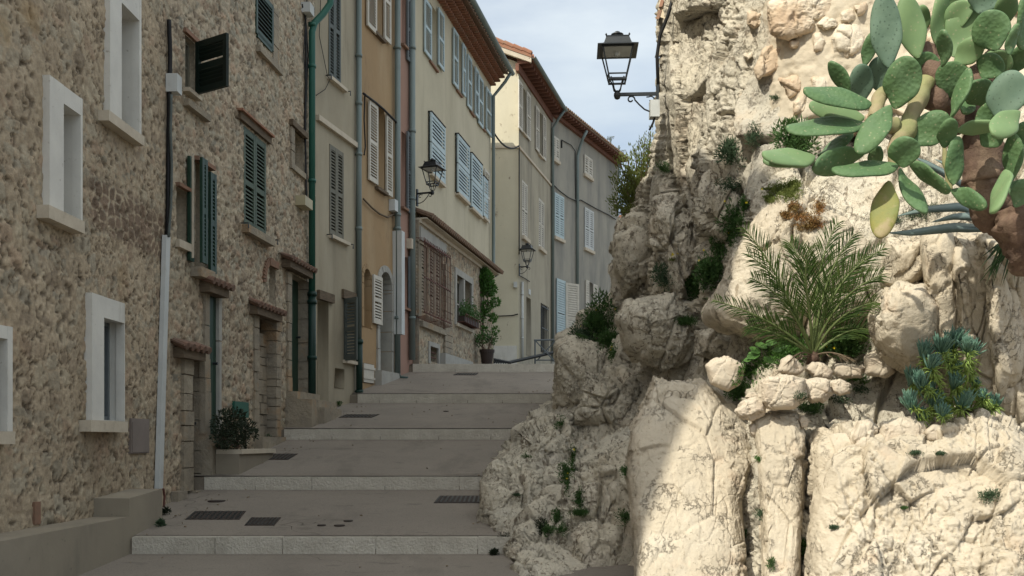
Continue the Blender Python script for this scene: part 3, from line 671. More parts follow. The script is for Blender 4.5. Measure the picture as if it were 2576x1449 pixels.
# base block right of the trunking, thresholds
mb=MB(); W2.box(mb,0,W2.u(470,.12),-.02,.13,-1.2,W2.z(440,1235)); mb.build('plinth',M['jamb'],h2['root'])
mb=MB(); a,b,c,d,_=D['B']; W2.box(mb,a-.1,b+.2,-.09,.16,c-.14,c-.004); W2.box(mb,a-.1,b+.3,-.02,.12,c-.6,c-.145); mb.build('threshold',M['jamb'],h2['root'])
mb=MB(); a,b,c,d,_=D['D']; W2.box(mb,a-.15,b+.12,-.17,.18,c-.12,c-.004); W2.box(mb,a-.18,b+.25,-.02,.42,c-.75,c-.125); W2.box(mb,a+.2,b+.28,.0,.5,c-.75,c-.24); mb.build('doorstep',M['jamb'],h2['root'])
mb=MB(); a,b,c,d,_=D['C']; W2.box(mb,a-.1,b+.15,-.2,.12,c-.7,c-.004); mb.build('doorstep',M['jamb'],h2['root'])
mb=MB(); a,b,c,d,_=D['A']; W2.box(mb,a-.02,b+.02,-.15,.1,c-.6,c-.004); mb.build('doorstep',M['jamb'],h2['root'])
# green drainpipe with swan neck
mb=MB(); n=.09; u=W2.u(785,n)
zz=lambda y:W2.z(785,y,n)
pts=[W2.P(u+.25,zz(-60),.35),W2.P(u+.24,zz(-5),.32),W2.P(u+.17,zz(25),.22),W2.P(u+.04,zz(55),.12),W2.P(u,zz(80),n)]
mb.tube(pts+[W2.P(u,zz(735),n)],.055,12)
for c in (62,167,455): mb.tube([W2.P(u,zz(c)-.025,n),W2.P(u,zz(c)+.025,n)],.066,12)
dp=mb.build('drainpipe',M['pipegreen'],h2['root'],True)
mb=MB(); mb.tube([W2.P(u,zz(733),n),W2.P(u,zz(1034),n)],.063,12)
for c in (740,900,760,1028): mb.tube([W2.P(u,zz(c)-.03,n),W2.P(u,zz(c)+.03,n)],.078,12)
mb.build('pipe_base',M['irongreen'],dp,True)
for k,(pts,r) in enumerate((([(768,20),(770,160),(767,300),(771,520)],.016),([(772,0),(764,130),(770,240),(768,420),(770,505)],.010),([(760,10),(770,60),(775,140),(770,260)],.010))):
    wcable(h2,W2,pts,r,.03)
mb=MB(); W2.box(mb,W2.u(757),W2.u(768),0,.15,W2.z(757,30),W2.z(757,5)); mb.build('junction_box',M['pvc'],h2['root'])
# ================= house 3 : narrow cream
h3=house(W3,0,11.0,'narrow cream rendered house behind the green drainpipe',seed=3,sidemat=M['cream3'])
o3={'w1':opening(W3,826,856,-75,192,.07),'w2':opening(W3,828,863,361,590,.07),'d':opening(W3,798,826,752,1040,.3),'s':opening(W3,866,893,752,905,.25),'h':opening(W3,842,866,925,975,.3)}
wallmesh(W3,h3,0,11.0,list(o3.values()),M['cream3'])
for key,mm in (('w1','slate'),('w2','brownpaint')):
    a,b,c,d,_=o3[key]; mb=MB(); W3.box(mb,a+.01,b-.01,-.065,-.055,c+.01,d-.01); g=mb.build('window',M['dark'],h3['root'])
    for k in (0,1):
        mb=MB(); w=(b-a)/2-.004; leaf(mb,W3.P(a+.002+k*(w+.004),c+.004,-.02),W3.t,W3.n,w,d-c-.01,True,.055,(.5,)); mb.build('shutter',M[mm],g)
    mb=MB(); W3.box(mb,a-.02,b+.16,-.02,.08,c-.06,c-.003); mb.build('sill',M['sill'],g)
    mb=MB()
    for uu in (a-.1,b+.22): MB().tube([W3.P(uu,c-.02,0),W3.P(uu,c-.02,.1),W3.P(uu,c-.1,.1)],.01,6).build('shutter_catch',M['iron'],g)
zb=W3.z(850,336); mb=MB(); W3.box(mb,.02,W3.L-.12,-.02,.07,zb-.045,zb+.045); mb.build('string_course',M['sill'],h3['root'])
door(h3,o3['d'],'brownpaint'); window(h3,o3['s'],'dark',None,sill=.06); 
a,b,c,d,_=o3['s']; mb=MB(); A=(W3.n*1.0-W3.t*.55).normalized(); leaf(mb,W3.P(a,c-.02,.02),A,Vector((A.y,-A.x,0)),.36,d-c+.02,True,.055,(.5,)); mb.build('shutter',M['slate'],h3['root'])
mb=MB(); W3.box(mb,a-.12,b+.0,-.02,.05,d+.0,d+.16); mb.build('lintel',M['wood'],h3['root'])
a,b,c,d,_=o3['d']; mb=MB(); W3.box(mb,a-.02,b+.14,-.02,.06,d+.0,d+.15); mb.build('lintel',M['wood'],h3['root'])
wcable(h3,W3,[(807,-10),(803,90),(824,192),(830,200),(818,225),(795,240)],.006,.03)
pipe(h3,W3,903,-60,855,.05,M['zinc'],.07,col=(140,260,388,575)); pipe(h3,W3,904,853,992,.06,M['irongreen'],.08,'pipe_base',col=(860,985))
wcable(h3,W3,[(897,0),(898,300),(897,600),(899,990)],.012,.03)
# ================= house 4 : ochre
h4=house(W4,.4,11.2,'tall ochre rendered house with white shutters and arched stone doorway',seed=4,sidemat=M['ochre'])
o4={'w1':opening(W4,941,960,-110,80,.2),'w2':opening(W4,945,966,262,470,.2),'a':opening(W4,914,932,672,822,.2),'d':opening(W4,953,983,677,933,.3),'h':opening(W4,913,939,912,962,.05)}
wallmesh(W4,h4,.4,11.2,list(o4.values()),M['ochre'])
for key,l,r in (('w1',(918,941,-130,64),(961,977,-105,97)),('w2',(922,944,250,452),(966,981,285,487))):
    g=window(h4,o4[key],'glass','brownpaint',sill=.06,sillm='wood')
    flatleaf(W4,g,*l[:2],l[2],l[3],M['whitepaint']); flatleaf(W4,g,*r[:2],r[2],r[3],M['whitepaint'])
g=window(h4,o4['a'],'glass','wood'); flatleaf(W4,g,933,955,690,812,M['whitepaint'])
def arch(W,h,o,m,wid=.16,n=.02,par=None,seed=1):
    """stone arch ring and jambs closing the corners of a square opening"""
    a,b,c,d,dep=o; uc=(a+b)/2; r=(b-a)/2; zc=d-r; mb=MB(); rr=random.Random(seed); N=9
    for k in range(N):
        t0,t1=math.pi*k/N+.012,math.pi*(k+1)/N-.012
        q=lambda rad,t,nn:W.P(uc+math.cos(t)*rad,zc+math.sin(t)*rad,nn)
        nn=n+rr.uniform(0,.008)
        mb.hexa([q(r-.004,t0,-dep+.06),q(r+wid,t0,-dep+.06),q(r+wid,t1,-dep+.06),q(r-.004,t1,-dep+.06),q(r-.004,t0,nn),q(r+wid,t0,nn),q(r+wid,t1,nn),q(r-.004,t1,nn)])
    z=c
    while z<zc-.02:
        hh=min(rr.uniform(.3,.5),zc-z)
        for s0,s1 in ((a-wid,a+.004),(b-.004,b+wid)): W.box(mb,s0,s1,-dep+.06,n+rr.uniform(0,.006),z+.006,z+hh-.006)
        z+=hh
    return mb.build('stone_arch',m,par or h['root'])
arch(W4,h4,o4['a'],M['ochre'],.09,.012,g,3)
gd=door(h4,o4['d']); arch(W4,h4,o4['d'],M['jambpale'],.12,.03,gd,5)
mb=MB(); a,b,c,d,_=o4['d']; W4.box(mb,a-.2,b+.2,-.02,.14,c-.3,c-.003); mb.build('doorstep',M['jambpale'],h4['root'])
a,b,c,d,_=o4['h']; mb=MB(); W4.box(mb,a+.004,b-.004,-.045,.02,c+.01,d-.01); 
for q in (.25,.75): W4.box(mb,a-.03,b+.03,.0205,.035,lerp(c,d,q)-.02,lerp(c,d,q)+.02)
mb.build('hatch',M['whitepaint'],h4['root'])
wcable(h4,W4,[(914,235),(945,258),(965,275),(990,300),(1000,312)],.022,.08); wcable(h4,W4,[(918,235),(916,300),(919,370),(916,390)],.014,.05)
wcable(h4,W4,[(914,500),(935,522),(955,538),(975,547),(996,535)],.018,.05,'wood')
pipe(h4,W4,1000,-60,945,.06,M['zinc'],.09,col=(120,540,575,800)); 
mb=MB(); u=W4.u(1001,.09); z=W4.z(1001,945,.09); mb.tube([W4.P(u,z,.09),W4.P(u+.03,z-.06,.12),W4.P(u+.05,z-.08,.28)],.062,10); mb.build('pipe_shoe',M['irongreen'],h4['root'],True)
mb=MB(); W4.box(mb,W4.u(990,.1),W4.u(998,.1),0,.13,W4.z(990,537),W4.z(990,509)); mb.build('junction_box',M['pvc'],h4['root'])
mb=MB(); W4.box(mb,W4.u(994,.06),W4.u(1002,.06),.0,.2,W4.z(994,843),W4.z(994,585)); mb.build('cable_trunking',M['pvc'],h4['root'])
# ================= house 5 : pink
h5=house(W5,.9,11.4,'narrow salmon pink house squeezed between two drainpipes',seed=5,sidemat=M['pink'])
o5={'w1':opening(W5,1010,1018,-60,110,.15),'w2':opening(W5,1010,1018,330,520,.15),'w3':opening(W5,1011,1023,642,772,.15)}
wallmesh(W5,h5,.9,11.4,list(o5.values()),M['pink'])
for key,l in (('w1',(1019,1027,-10,150)),('w2',(1019,1028,330,532)),('w3',(1023,1036,645,775))):
    g=window(h5,o5[key],'glass',None,sill=.05,sillm='brick'); flatleaf(W5,g,*l[:2],l[2],l[3],M['bluegrey'])
pipe(h5,W5,1037,-60,905,.065,M['zinc'],.08,col=(120,330,500,800))
mb=MB(); W5.box(mb,W5.u(1022),W5.u(1033),.0,.12,W5.z(1022,625),W5.z(1022,600)); mb.build('stone_bracket',M['sill'],h5['root'])
# ================= house 6 : cream with blue shutters, stone ground floor
h6=house(W6,1.2,10.3,'large buttery cream house with pale blue shutters above a stone ground floor',seed=6,roof=False)
H6=10.28
z_led=W6.z(1046,540,.2)
win3=[((1063,1080,-8,130),(1080,1098,2,152),(1098,1112,18,162)),((1136,1148,69,210),(1148,1159,85,225),(1159,1167,107,235)),((1172,1182,135,266),(1182,1191,150,278),(1191,1200,167,288)),((1200,1211,187,310),(1211,1218,200,318),(1219,1233,217,328))]
o6=[]
for l,c,r in win3: o6.append(opening(W6,c[0],c[1],c[2]+2,c[3],.18))
cl=[(1076,1112,279,430),(1144,1174,334,480),(1179,1207,382,517),(1209,1221,440,540)]
for c in cl: o6.append(opening(W6,c[0]+1,c[1]-1,c[2]+4,c[3]+3,.05))
wallmesh(W6,h6,z_led-.3,H6,o6,M['cream6'])
for (l,c,r),o in zip(win3,o6):
    g=window(h6,o,'glass','whitepaint',sill=.05,sillm='brick',silln=.05); flatleaf(W6,g,l[0],l[1],l[2],l[3],M['bluepaint'],pitch=.06)
    flatleaf(W6,g,r[0],r[1],r[2],r[3],M['bluepaint'],pitch=.06)
for k,(c,o) in enumerate(zip(cl,o6[4:])):
    a,b,zc,zd,_=o; mb=MB(); W6.box(mb,a+.01,b-.01,-.045,-.035,zc+.01,zd-.01); g=mb.build('window',M['dark'],h6['root'])
    half=zc+(zd-zc)*.5
    mb=MB(); leaf(mb,W6.P(a-.03,half+.012,.05),W6.t,W6.n,b-a+.06,zd-half-.012,True,.085,(),.04,.075); mb.build('shutter',M['bluepaint'],g)
    mb=MB(); leaf(mb,W6.P(a-.03,zc,.05),W6.t,W6.n,b-a+.06,half-.012-zc,True,.085,(),.04,.075); mb.build('shutter',M['bluepaint'],g)
    mb=MB(); W6.box(mb,a-.03,b+.03,.0,.10,zd+.005,zd+.03); W6.box(mb,a-.03,b+.03,.03,.075,half-.012,half+.010); W6.box(mb,a-.03,b+.03,.03,.10,zc-.03,zc-.003); mb.build('drip_rail',M['dark'],g)
    mb=MB(); W6.box(mb,a-.02,b+.02,-.02,.11,zc-.07,zc-.004); mb.build('sill',M['sill'],g)
mb=MB(); a,b=W6.u(1222,.1),W6.u(1234,.1); leaf(mb,W6.P(a,W6.z(1222,560),.05),W6.t,W6.n,b-a,W6.z(1222,434)-W6.z(1222,560),True,.066,(.49,)); mb.build('shutter',M['whitepaint'],h6['root'])
# genoise : three stepped rows of terracotta under the eave
mb=MB()
for r in range(3):
    n0=.06+.13*r; z=H6-.02+.10*r; n=int(W6.L/.14)
    W6.box(mb,.01,W6.L+.02,-.02,n0+.04,z+.06,z+.095)
    for i in range(n):
        uu=(i+.5)*W6.L/n; mb.tube([W6.P(uu,z+.028,-.02),W6.P(uu,z+.028,n0+.10)],.036,7)
mb.build('tile_cornice',M['tile'],h6['root'])
mb=MB(); mb.box(-7,-1.1,28.3,31.15,1.2,11.35); mb.build('shade_block',M['cream6'],h6['root'])  # unseen block, added to cast shade on the corner house's end wall
h6['H']=H6+.3; tileroof(W6,h6,H6+.30,8,.50,.3,right=.05,m='tiledull')
def gutter(W,h,z,n,u0,u1,m='zinc'):
    mb=MB(); K=8; base=0; pr=[]
    for uu in (u0,u1):
        for k in range(K): 
            th=math.pi+math.pi*k/(K-1); mb.v.append(tuple(W.P(uu,z+math.sin(th)*.075,n+.075+math.cos(th)*.075)))
        for k in range(K): 
            th=math.pi+math.pi*k/(K-1); mb.v.append(tuple(W.P(uu,z+math.sin(th)*.068,n+.075+math.cos(th)*.068)))
    for k in range(K-1):
        mb.f.append((k,k+1,2*K+k+1,2*K+k)); mb.f.append((K+k+1,K+k,3*K+k,3*K+k+1))
    mb.f.append(tuple(list(range(K))+list(range(2*K-1,K-1,-1)))); mb.f.append(tuple(list(range(2*K,3*K))+list(range(4*K-1,3*K-1,-1))))
    return mb.build('gutter',M[m],h['root'])
gutter(W6,h6,H6+.35,.54,0,W6.L+.1)
# downpipe at far end
mb=MB(); u=W6.L-.12; mb.tube([W6.P(u,H6+.28,.6),W6.P(u,H6+.05,.45),W6.P(u,H6-.35,.1),W6.P(u,z_led+.15,.1),W6.P(u,z_led+.02,.2)],.05,8); mb.build('drainpipe',M['zinc'],h6['root'],True)
# stone ground floor, slightly proud
G=Wall(tuple(W6.P(0,0,.12))[:2],tuple(W6.P(W6.L-.25,0,.12))[:2])
mbx=MB(); G.box(mbx,-.03,-.001,-.4,.012,1.2,z_led); mbx.build('wall_end',M['jamb'],h6['root'])
GW=G
hg=dict(root=h6['root'],seed=6.5,W=G)
og={'b1':opening(G,1046,1074,604,792,.10),'b2':opening(G,1081,1111,626,806,.10),'p':opening(G,1146,1184,690,812,.25),'s':opening(G,1079,1100,870,908,.2)}
wallmesh(G,hg,1.2,z_led+.02,list(og.values()),M['rubble'],3,.03,fine=(0,G.L,1.2,z_led+.02),name='stone_wall')
mb=MB(); G.box(mb,G.L-.001,G.L+.02,-.4,.012,1.2,z_led); mb.build('wall_end',M['jamb'],h6['root'])
mb=MB(); G.box(mb,0,G.L+.02,-.14,.18,z_led+.021,z_led+.05); G.box(mb,0,G.L+.02,-.1,.05,z_led-.06,z_led+.02); cor=mb.build('ledge',M['sill'],h6['root'])
mb=MB(); n=int(G.L/.15)
mb.hexa([G.P(0,z_led+.052,.26),G.P(G.L+.05,z_led+.052,.26),G.P(G.L+.05,z_led+.21,-.13),G.P(0,z_led+.21,-.13),G.P(0,z_led+.07,.26),G.P(G.L+.05,z_led+.07,.26),G.P(G.L+.05,z_led+.23,-.13),G.P(0,z_led+.23,-.13)])
for i in range(n):
    uu=(i+.5)*(G.L+.05)/n; mb.tube([G.P(uu,z_led+.085,.30),G.P(uu,z_led+.25,-.13)],.055,8)
mb.build('ledge_tiles',M['tiledull'],cor)
for key in ('b1','b2'):
    a,b,c,d,_=og[key]; mb=MB(); G.box(mb,a+.01,b-.01,-.095,-.08,c+.01,d-.01); g=mb.build('window',M['glass'],h6['root'])
    for q in (0,1):
        mb=MB(); w=(b-a)/2-.01; leaf(mb,G.P(a+.005+q*(w+.01),c+.005,-.06),G.t,G.n,w,d-c-.01,True,.07,(.33,.66),.035,.10); mb.build('shutter',M['jamb'],g)
    mb=MB(); nb=9
    for k in range(nb):
        uu=a-.05+(b-a+.1)*k/(nb-1); mb.tube([G.P(uu,d+.04,.02),G.P(uu,d+.04,.2),G.P(uu,c+.12,.2),G.P(uu,c-.02,.24),G.P(uu,c-.06,.02)],.008,5)
    for zz_ in (c+.05,lerp(c,d,.5),d-.03): G.box(mb,a-.06,b+.06,.19,.215,zz_-.012,zz_+.012)
    mb.build('window_bars',M['rust'],g)
mb=MB(); a=og['b1'][0];b=og['b2'][1];d=og['b1'][3]; G.box(mb,max(0,a-.1),b+.25,-.01,.05,d+.06,d+.34); mb.build('stone_lintel',M['jambpale'],h6['root'])
c=og['b1'][2]; mb=MB(); G.box(mb,max(0,a-.1),b+.12,-.01,.10,c-.22,c-.10); mb.build('stone_sill',M['jamb'],h6['root'])
jambstones(G,h6['root'],G.u(1114),G.u(1133),-.02,.06,1.4,z_led-.6,M['jamb'],31,.12,.22,'pilaster')
g=window(hg,og['p'],'glass','whitepaint',sill=.08); a,b,c,d,_=og['p']
mb=MB(); t=.14
G.box(mb,a-t,a,-.02,.04,c-.05,d+.16); G.box(mb,b,b+t,-.02,.04,c-.05,d+.16); G.box(mb,a,b,-.02,.038,d,d+.16); G.box(mb,(a+b)/2-.06,(a+b)/2+.06,-.1,.03,c,d); mb.build('surround',M['jambpale'],g)
mb=MB()
for k in range(10): 
    uu=lerp(a,b,k/9); mb.tube([G.P(uu,c+.02,.05),G.P(uu,c+.02,.26),G.P(uu,c+.22,.26)],.01,5)
G.box(mb,a,b,.25,.27,c+.2,c+.22); mb.build('window_guard',M['rust'],g)
a,b,c,d,_=og['s']; g=window(hg,og['s'],'dark',None); mb=MB(); t=.1
G.box(mb,a-t,a,-.02,.04,c-.05,d+t); G.box(mb,b,b+t,-.02,.04,c-.05,d+t); G.box(mb,a,b,-.02,.038,d,d+t); mb.build('surround',M['jambpale'],g)
for k in range(2): 
    mb=MB(); G.box(mb,a,b,-.05,-.03,lerp(c,d,(k+1)/3)-.01,lerp(c,d,(k+1)/3)+.01); mb.build('bar',M['rust'],g)
wcable(hg,G,[(1116,615),(1124,650),(1120,690)],.008,.03)
mb=MB(); G.box(mb,G.u(1104),G.u(1175),-.02,.16,1.3,G.z(1110,890)); mb.build('plinth',M['jambpale'],h6['root'])
# ================= house 7 : corner house, end wall towards the street
b=W7.P(0,0); H7=12.25
r7=empty('house',(b.x,b.y,gz(b.y)),'pale yellow corner house with sunlit upper end wall and red rafter eaves','house')
h7=dict(root=r7,seed=7,W=W7,H=H7)
# end wall (gable) facing the street: slopes up to the left
zl=lambda x:H7+.30+(.45-x)*.36
mb=MB(); zs=9.62
n=12
xs=[lerp(-3.2,.221,i/n) for i in range(n+1)]
for i in range(n):
    mb.quad((xs[i],32.5,1.5),(xs[i+1],32.5,1.5),(xs[i+1],32.5,zs-.04),(xs[i],32.5,zs-.04))
    mb.quad((xs[i],32.5,zs+.04),(xs[i+1],32.5,zs+.04),(xs[i+1],32.5,zl(xs[i+1])-.25),(xs[i],32.5,zl(xs[i])-.25))
mb.build('end_wall',M['cream7'],r7)
mb=MB(); mb.box(-3.2,.262,32.455,32.60,zs-.04,zs+.04); W7.box(mb,.1,W7.L,-.02,.045,zs-.04,zs+.04); mb.build('string_course',M['sill'],r7)
mb=MB(); mb.box(-3.2,.16,32.44,32.499,1.5,3.12); mb.build('plinth',M['white'],r7)
wins7=[((1301,1311,199,321),(1312,1321,215,330),(1322,1331,229,345)),((1345,1353,265,375),(1353,1362,275,385),(1363,1370,288,398))]
low7=[(1313,1327,451,592),(1355,1369,496,620)]
o7=[opening(W7,c[0],c[1],c[2],c[3],.18) for l,c,r in wins7]+[opening(W7,*l,.06) for l in low7]
od7=opening(W7,1324,1335,746,893,.25); ob7=opening(W7,1360,1377,762,885,.12)
o7+=[od7,ob7]
wallmesh(W7,h7,1.5,H7,o7,M['grey7'])
for (l,c,r),o in zip(wins7,o7):
    g=window(h7,o,'glass','brownpaint',sill=.06); flatleaf(W7,g,*l[:2],l[2],l[3],M['whitepaint'],pitch=.07); flatleaf(W7,g,*r[:2],r[2],r[3],M['whitepaint'],pitch=.07)
for l,o in zip(low7,o7[2:4]):
    a,bb,c,d,_=o; mb=MB(); W7.box(mb,a+.01,bb-.01,-.055,-.045,c+.01,d-.01); g=mb.build('window',M['dark'],r7)
    for q in (0,1):
        mb=MB(); w=(bb-a)/2; leaf(mb,W7.P(a+q*w+.004,c+.005,-.03),W7.t,W7.n,w-.008,d-c-.01,True,.07,(.5,)); mb.build('shutter',M['whitepaint'],g)
    mb=MB(); W7.box(mb,a-.06,bb+.06,-.02,.1,c-.12,c-.003); mb.build('sill',M['sill'],g)
window(h7,od7,'dark','wood',bars=0); window(h7,ob7,'glass',None)
a,bb,c,d,_=ob7; mb=MB()
for k in range(6): mb.tube([W7.P(lerp(a,bb,k/5),c,.04),W7.P(lerp(a,bb,k/5),d,.04)],.012,5)
for zz_ in (c+.1,lerp(c,d,.5),d-.1): W7.box(mb,a,bb,.03,.05,zz_-.015,zz_+.015)
mb.build('window_bars',M['iron'],r7)
mb=MB(); W7.box(mb,W7.u(1329),W7.u(1333),0,.03,W7.z(1329,740),W7.z(1329,727)); mb.build('plaque',M['pvc'],r7)
# rafter eaves, gutter and roof
mb=MB(); W7.box(mb,-.25,W7.L+.1,-.05,.06,H7-.22,H7+.02); W7.box(mb,-.25,W7.L+.1,0,.42,H7+.13,H7+.16)
k=0
while k*.35<W7.L+.2: W7.box(mb,-.2+k*.35,-.12+k*.35,0,.40,H7+.02,H7+.13); k+=1
mb.build('rafter_eaves',M['rafter'],r7)
mb=MB()
e0=W7.P(-.25,H7+.17,.48); e1=W7.P(W7.L+.1,H7+.17,.48); back=Vector((-4.2,0,4.2*.36))
p=[e0,e1,e1+back,e0+back+Vector((-.1,0,0))]; up=Vector((0,0,.12))
mb.hexa(p+[q+up for q in p])
# barrel tile rows running up the slope, seen end-on along the rake
for i in range(26):
    s=e0.lerp(e1,(i+.5)/26)+up; mb.tube([s,s+back],.08,6)
for i in range(14):
    s=e0+up+back*(i/14)+Vector((0,.06,.02)); mb.tube([s,s+back*(1/14)*.96+Vector((0,0,.03))],.09,7)
mb.build('roof',M['tile'],r7)
mb=MB(); q0=e0+Vector((0,.02,-.16)); mb.hexa([q0+Vector((0,0,0)),q0+Vector((.0,.10,0)),q0+back+Vector((0,.10,0)),q0+back]+[v+Vector((0,0,.155)) for v in (q0,q0+Vector((0,.10,0)),q0+back+Vector((0,.10,0)),q0+back)])
mb.build('bargeboard',M['sill'],r7)
gutter(W7,h7,H7+.22,.46,-.2,W7.L+.15)
mb=MB(); u=W7.L-.05; mb.tube([W7.P(u,H7+.15,.53),W7.P(u,H7-.15,.3),W7.P(u,H7-.5,.08),W7.P(u,3.0,.08)],.055,8); mb.build('drainpipe',M['zinc'],r7,True)
pipe(h7,W7,1314,709,908,.04,M['pvc'],.06,col=(740,800,850))
wcable(h7,W7,[(1306,366),(1306,480),(1306,640)],.02,.04); wcable(h7,W7,[(1306,693),(1320,700),(1332,708)],.015,.04)
mb=MB(); pts=[Vector((x,32.44,(HY-y)/F*32.44)) for x,y in ((-.9,700+95),(-.4,795),(0,794),(.2,790))]; mb.tube(pts,.02,6); mb.build('cable',M['black'],r7,True)
mb=MB(); mb.box(.05,.17,32.40,32.5,5.02,5.2); mb.build('junction_box',M['pvc'],r7)
# dark chips in the render of the end wall are in the material; iron marks
# side / back closure
mb=MB(); bk=W7.P(W7.L,0); 
mb.quad((bk.x,bk.y,1.5),(bk.x-4.6,bk.y,1.5),(bk.x-4.6,bk.y,H7+1.6),(bk.x,bk.y,H7)); mb.quad((-3.2,32.5,1.5),(-3.2,bk.y,1.5),(-3.2,bk.y,H7+1.4),(-3.2,32.5,H7+1.4)); mb.build('back_wall',M['cream7'],r7)
# sagging cable house 6 - house 7
a=P3(1236,322,29.0); bb=P3(1305,367,32.4); pts=[a.lerp(bb,t)-Vector((0,0,.28*4*t*(1-t))) for t in [i/14 for i in range(15)]]
tag(MB().tube(pts,.028,6).build('cable',M['black'],smooth=True,loc=a),'black cable sagging between the blue shuttered house and the yellow corner house','cable')
# ================= house 8 : grey house beyond
h8=house(W8,2,12.3,'long grey stained house beyond the corner house with white shutters',seed=8,roof=False,sidemat=M['grey8'],depth=9)
w8=[(1386,1404,338,395),(1468,1488,388,436),(1393,1416,484,593),(1469,1491,521,622)]
o8=[opening(W8,*w,.05) for w in w8]+[opening(W8,1479,1490,708,775,.2),opening(W8,1398,1419,700,880,.1)]
wallmesh(W8,h8,2,12.3,o8,M['grey8'])
for k,(w,o) in enumerate(zip(w8,o8)):
    a,bb,c,d,_=o; mb=MB(); W8.box(mb,a+.01,bb-.01,-.045,-.035,c+.01,d-.01); g=mb.build('window',M['dark'],h8['root'])
    for q in (0,1):
        mb=MB(); ww=(bb-a)/2; leaf(mb,W8.P(a+q*ww,c,.02),W8.t,W8.n,ww-.01,d-c,True,.085,(.5,),.04,.07); mb.build('shutter',M['whitepaint' if k<2 else ('bluepaint' if k==2 else 'pvc')],g)
    mb=MB(); W8.box(mb,a-.05,bb+.05,-.02,.1,c-.12,c-.004); mb.build('sill',M['sill'],g)
g=window(h8,o8[4],'glass','whitepaint'); flatleaf(W8,g,1471,1479,704,775,M['whitepaint'],pitch=.09); flatleaf(W8,g,1490,1500,714,775,M['whitepaint'],pitch=.09)
a,bb,c,d,_=o8[5]; g=window(h8,o8[5],'dark',None)
mb=MB(); leaf(mb,W8.P(a,c,.03),W8.t,W8.n,bb-a,d-c,True,.09,(.5,)); mb.build('shutter',M['bluepaint'],g)
mb=MB(); A=(W8.t*.9+W8.n*.45).normalized(); leaf(mb,W8.P(bb,c,.05),A,Vector((A.y,-A.x,0)),.68,d-c-.05,True,.09,(.5,),.05,.08); mb.build('shutter',M['whitepaint'],g)
mb=MB(); W8.box(mb,0,W8.L+.1,-.05,.12,12.28,12.42); W8.box(mb,0,W8.L+.1,0,.42,12.50,12.53); k=0
while k*.3<W8.L: W8.box(mb,k*.3,k*.3+.1,.0,.4,12.42,12.5); k+=1
mb.build('rafter_eaves',M['rafter'],h8['root'])
h8['H']=12.5; tileroof(W8,h8,12.52,9,.45,.28,m='tiledull',right=.1)
mb=MB(); u1=W8.u(1475,.4); u0=W8.u(1453,.08)
mb.tube([W8.P(u1,12.4,.42),W8.P(u1-.1,12.1,.3),W8.P(u0+.15,11.8,.12),W8.P(u0,11.4,.08),W8.P(u0,3.4,.08)],.06,8); mb.build('drainpipe',M['zinc'],h8['root'],True)
wcable(h8,W8,[(1386,458),(1405,478),(1430,497),(1452,507),(1461,503),(1500,525),(1530,540),(1549,552)],.02,.04)
wcable(h8,W8,[(1413,353),(1413,372)],.03,.03); wcable(h8,W8,[(1413,352),(1437,365),(1447,380),(1448,500)],.015,.03)
mb=MB(); cu=W8.u(1497,-2.2); W8.box(mb,cu-.35,cu+.35,-2.6,-1.9,12.8,13.95); ch=mb.build('chimney',M['brick'],h8['root'])
mb=MB()
for q in (-1,0,1): mb.tube([W8.P(cu+q*.22,13.96,-2.25),W8.P(cu+q*.22,14.12,-2.25)],.1,8)
W8.box(mb,cu-.4,cu+.4,-2.65,-1.85,13.95,14.0); mb.build('chimney_pots',M['tile'],ch)
for k,(px,yt,yb,arms) in enumerate(((1536,346,420,((352,26,-1),(346,8,0))),(1557,366,420,((374,22,-1),(380,16,1),(386,10,1))))):
    d=44; mb=MB(); base=P3(px,yb+25,d); top=P3(px,yt,d); mb.tube([base,top],.035,6); o=mb.build('mast',M['zinc'],h8['root'])
    mb=MB()
    for (ya,ln,sd) in arms:
        q=P3(px,ya,d); L_=ln/F*d; x0=-L_ if sd<=0 else -.2*L_; x1=L_ if sd>=0 else .1*L_
        mb.tube([q+Vector((x0,0,-.05)),q+Vector((x1,0,.05))],.015,5)
        for j in range(6):
            xx=lerp(x0,x1,j/5); mb.tube([q+Vector((xx,-.2,0)),q+Vector((xx,.2,0))],.01,4)
    mb.build('antenna',M['zinc'],o)
# far sunlit house past the grey one
r9=empty('house',(6.2,56,gz(56)),'small sliver of sunlit beige house behind the rock beyond the grey house','house')
mb=MB(); mb.box(5.7,9,56,60,3,12.3); mb.build('wall',M['palebeige'],r9); mb=MB(); mb.box(5.5,9.2,55.7,60.3,12.3,12.55)
for i in range(16): mb.tube([(5.6+i*.23,55.6,12.58),(5.6+i*.23,60.3,12.9)],.1,6)
mb.build('roof',M['tile'],r9)
# handrail and railing by house 7
rr7=empty('railing',P3(1346,912,30.5),'grey green metal railing with crossed bars at the foot of the corner house','railing')
mb=MB(); dR=30.5; q=lambda x,y:P3(x,y,dR)
mb.tube([q(1346,916),q(1346,856)],.025,6); mb.tube([q(1420,916),q(1420,853)],.025,6); mb.tube([q(1343,856),q(1422,854)],.03,6); mb.build('frame',M['bluegrey'],rr7)
mb=MB(); mb.tube([q(1348,858),q(1396,910)],.02,6); mb.tube([q(1396,858),q(1350,908)],.02,6); mb.tube([q(1346,906),q(1420,906)],.02,6); mb.build('cross_bars',M['bluegrey'],rr7)
mb=MB(); mb.tube([P3(1280,912,29.6),P3(1404,884,30.9)],.05,8); tag(mb.build('handrail',M['iron'],loc=P3(1280,912,29.6)),'dark sloping handrail rising in front of the corner house','handrail')
mb=MB()
for i in range(8): 
    qx=1240+i*6; mb.tube([P3(qx,905+i,29),P3(qx+4,914,29)],.03,5)
mb.tube([P3(1240,903,29),P3(1285,912,29)],.035,5); tag(mb.build('low_railing',M['iron'],loc=P3(1240,914,29)),'low dark ribbed rail beside the potted plant','railing')
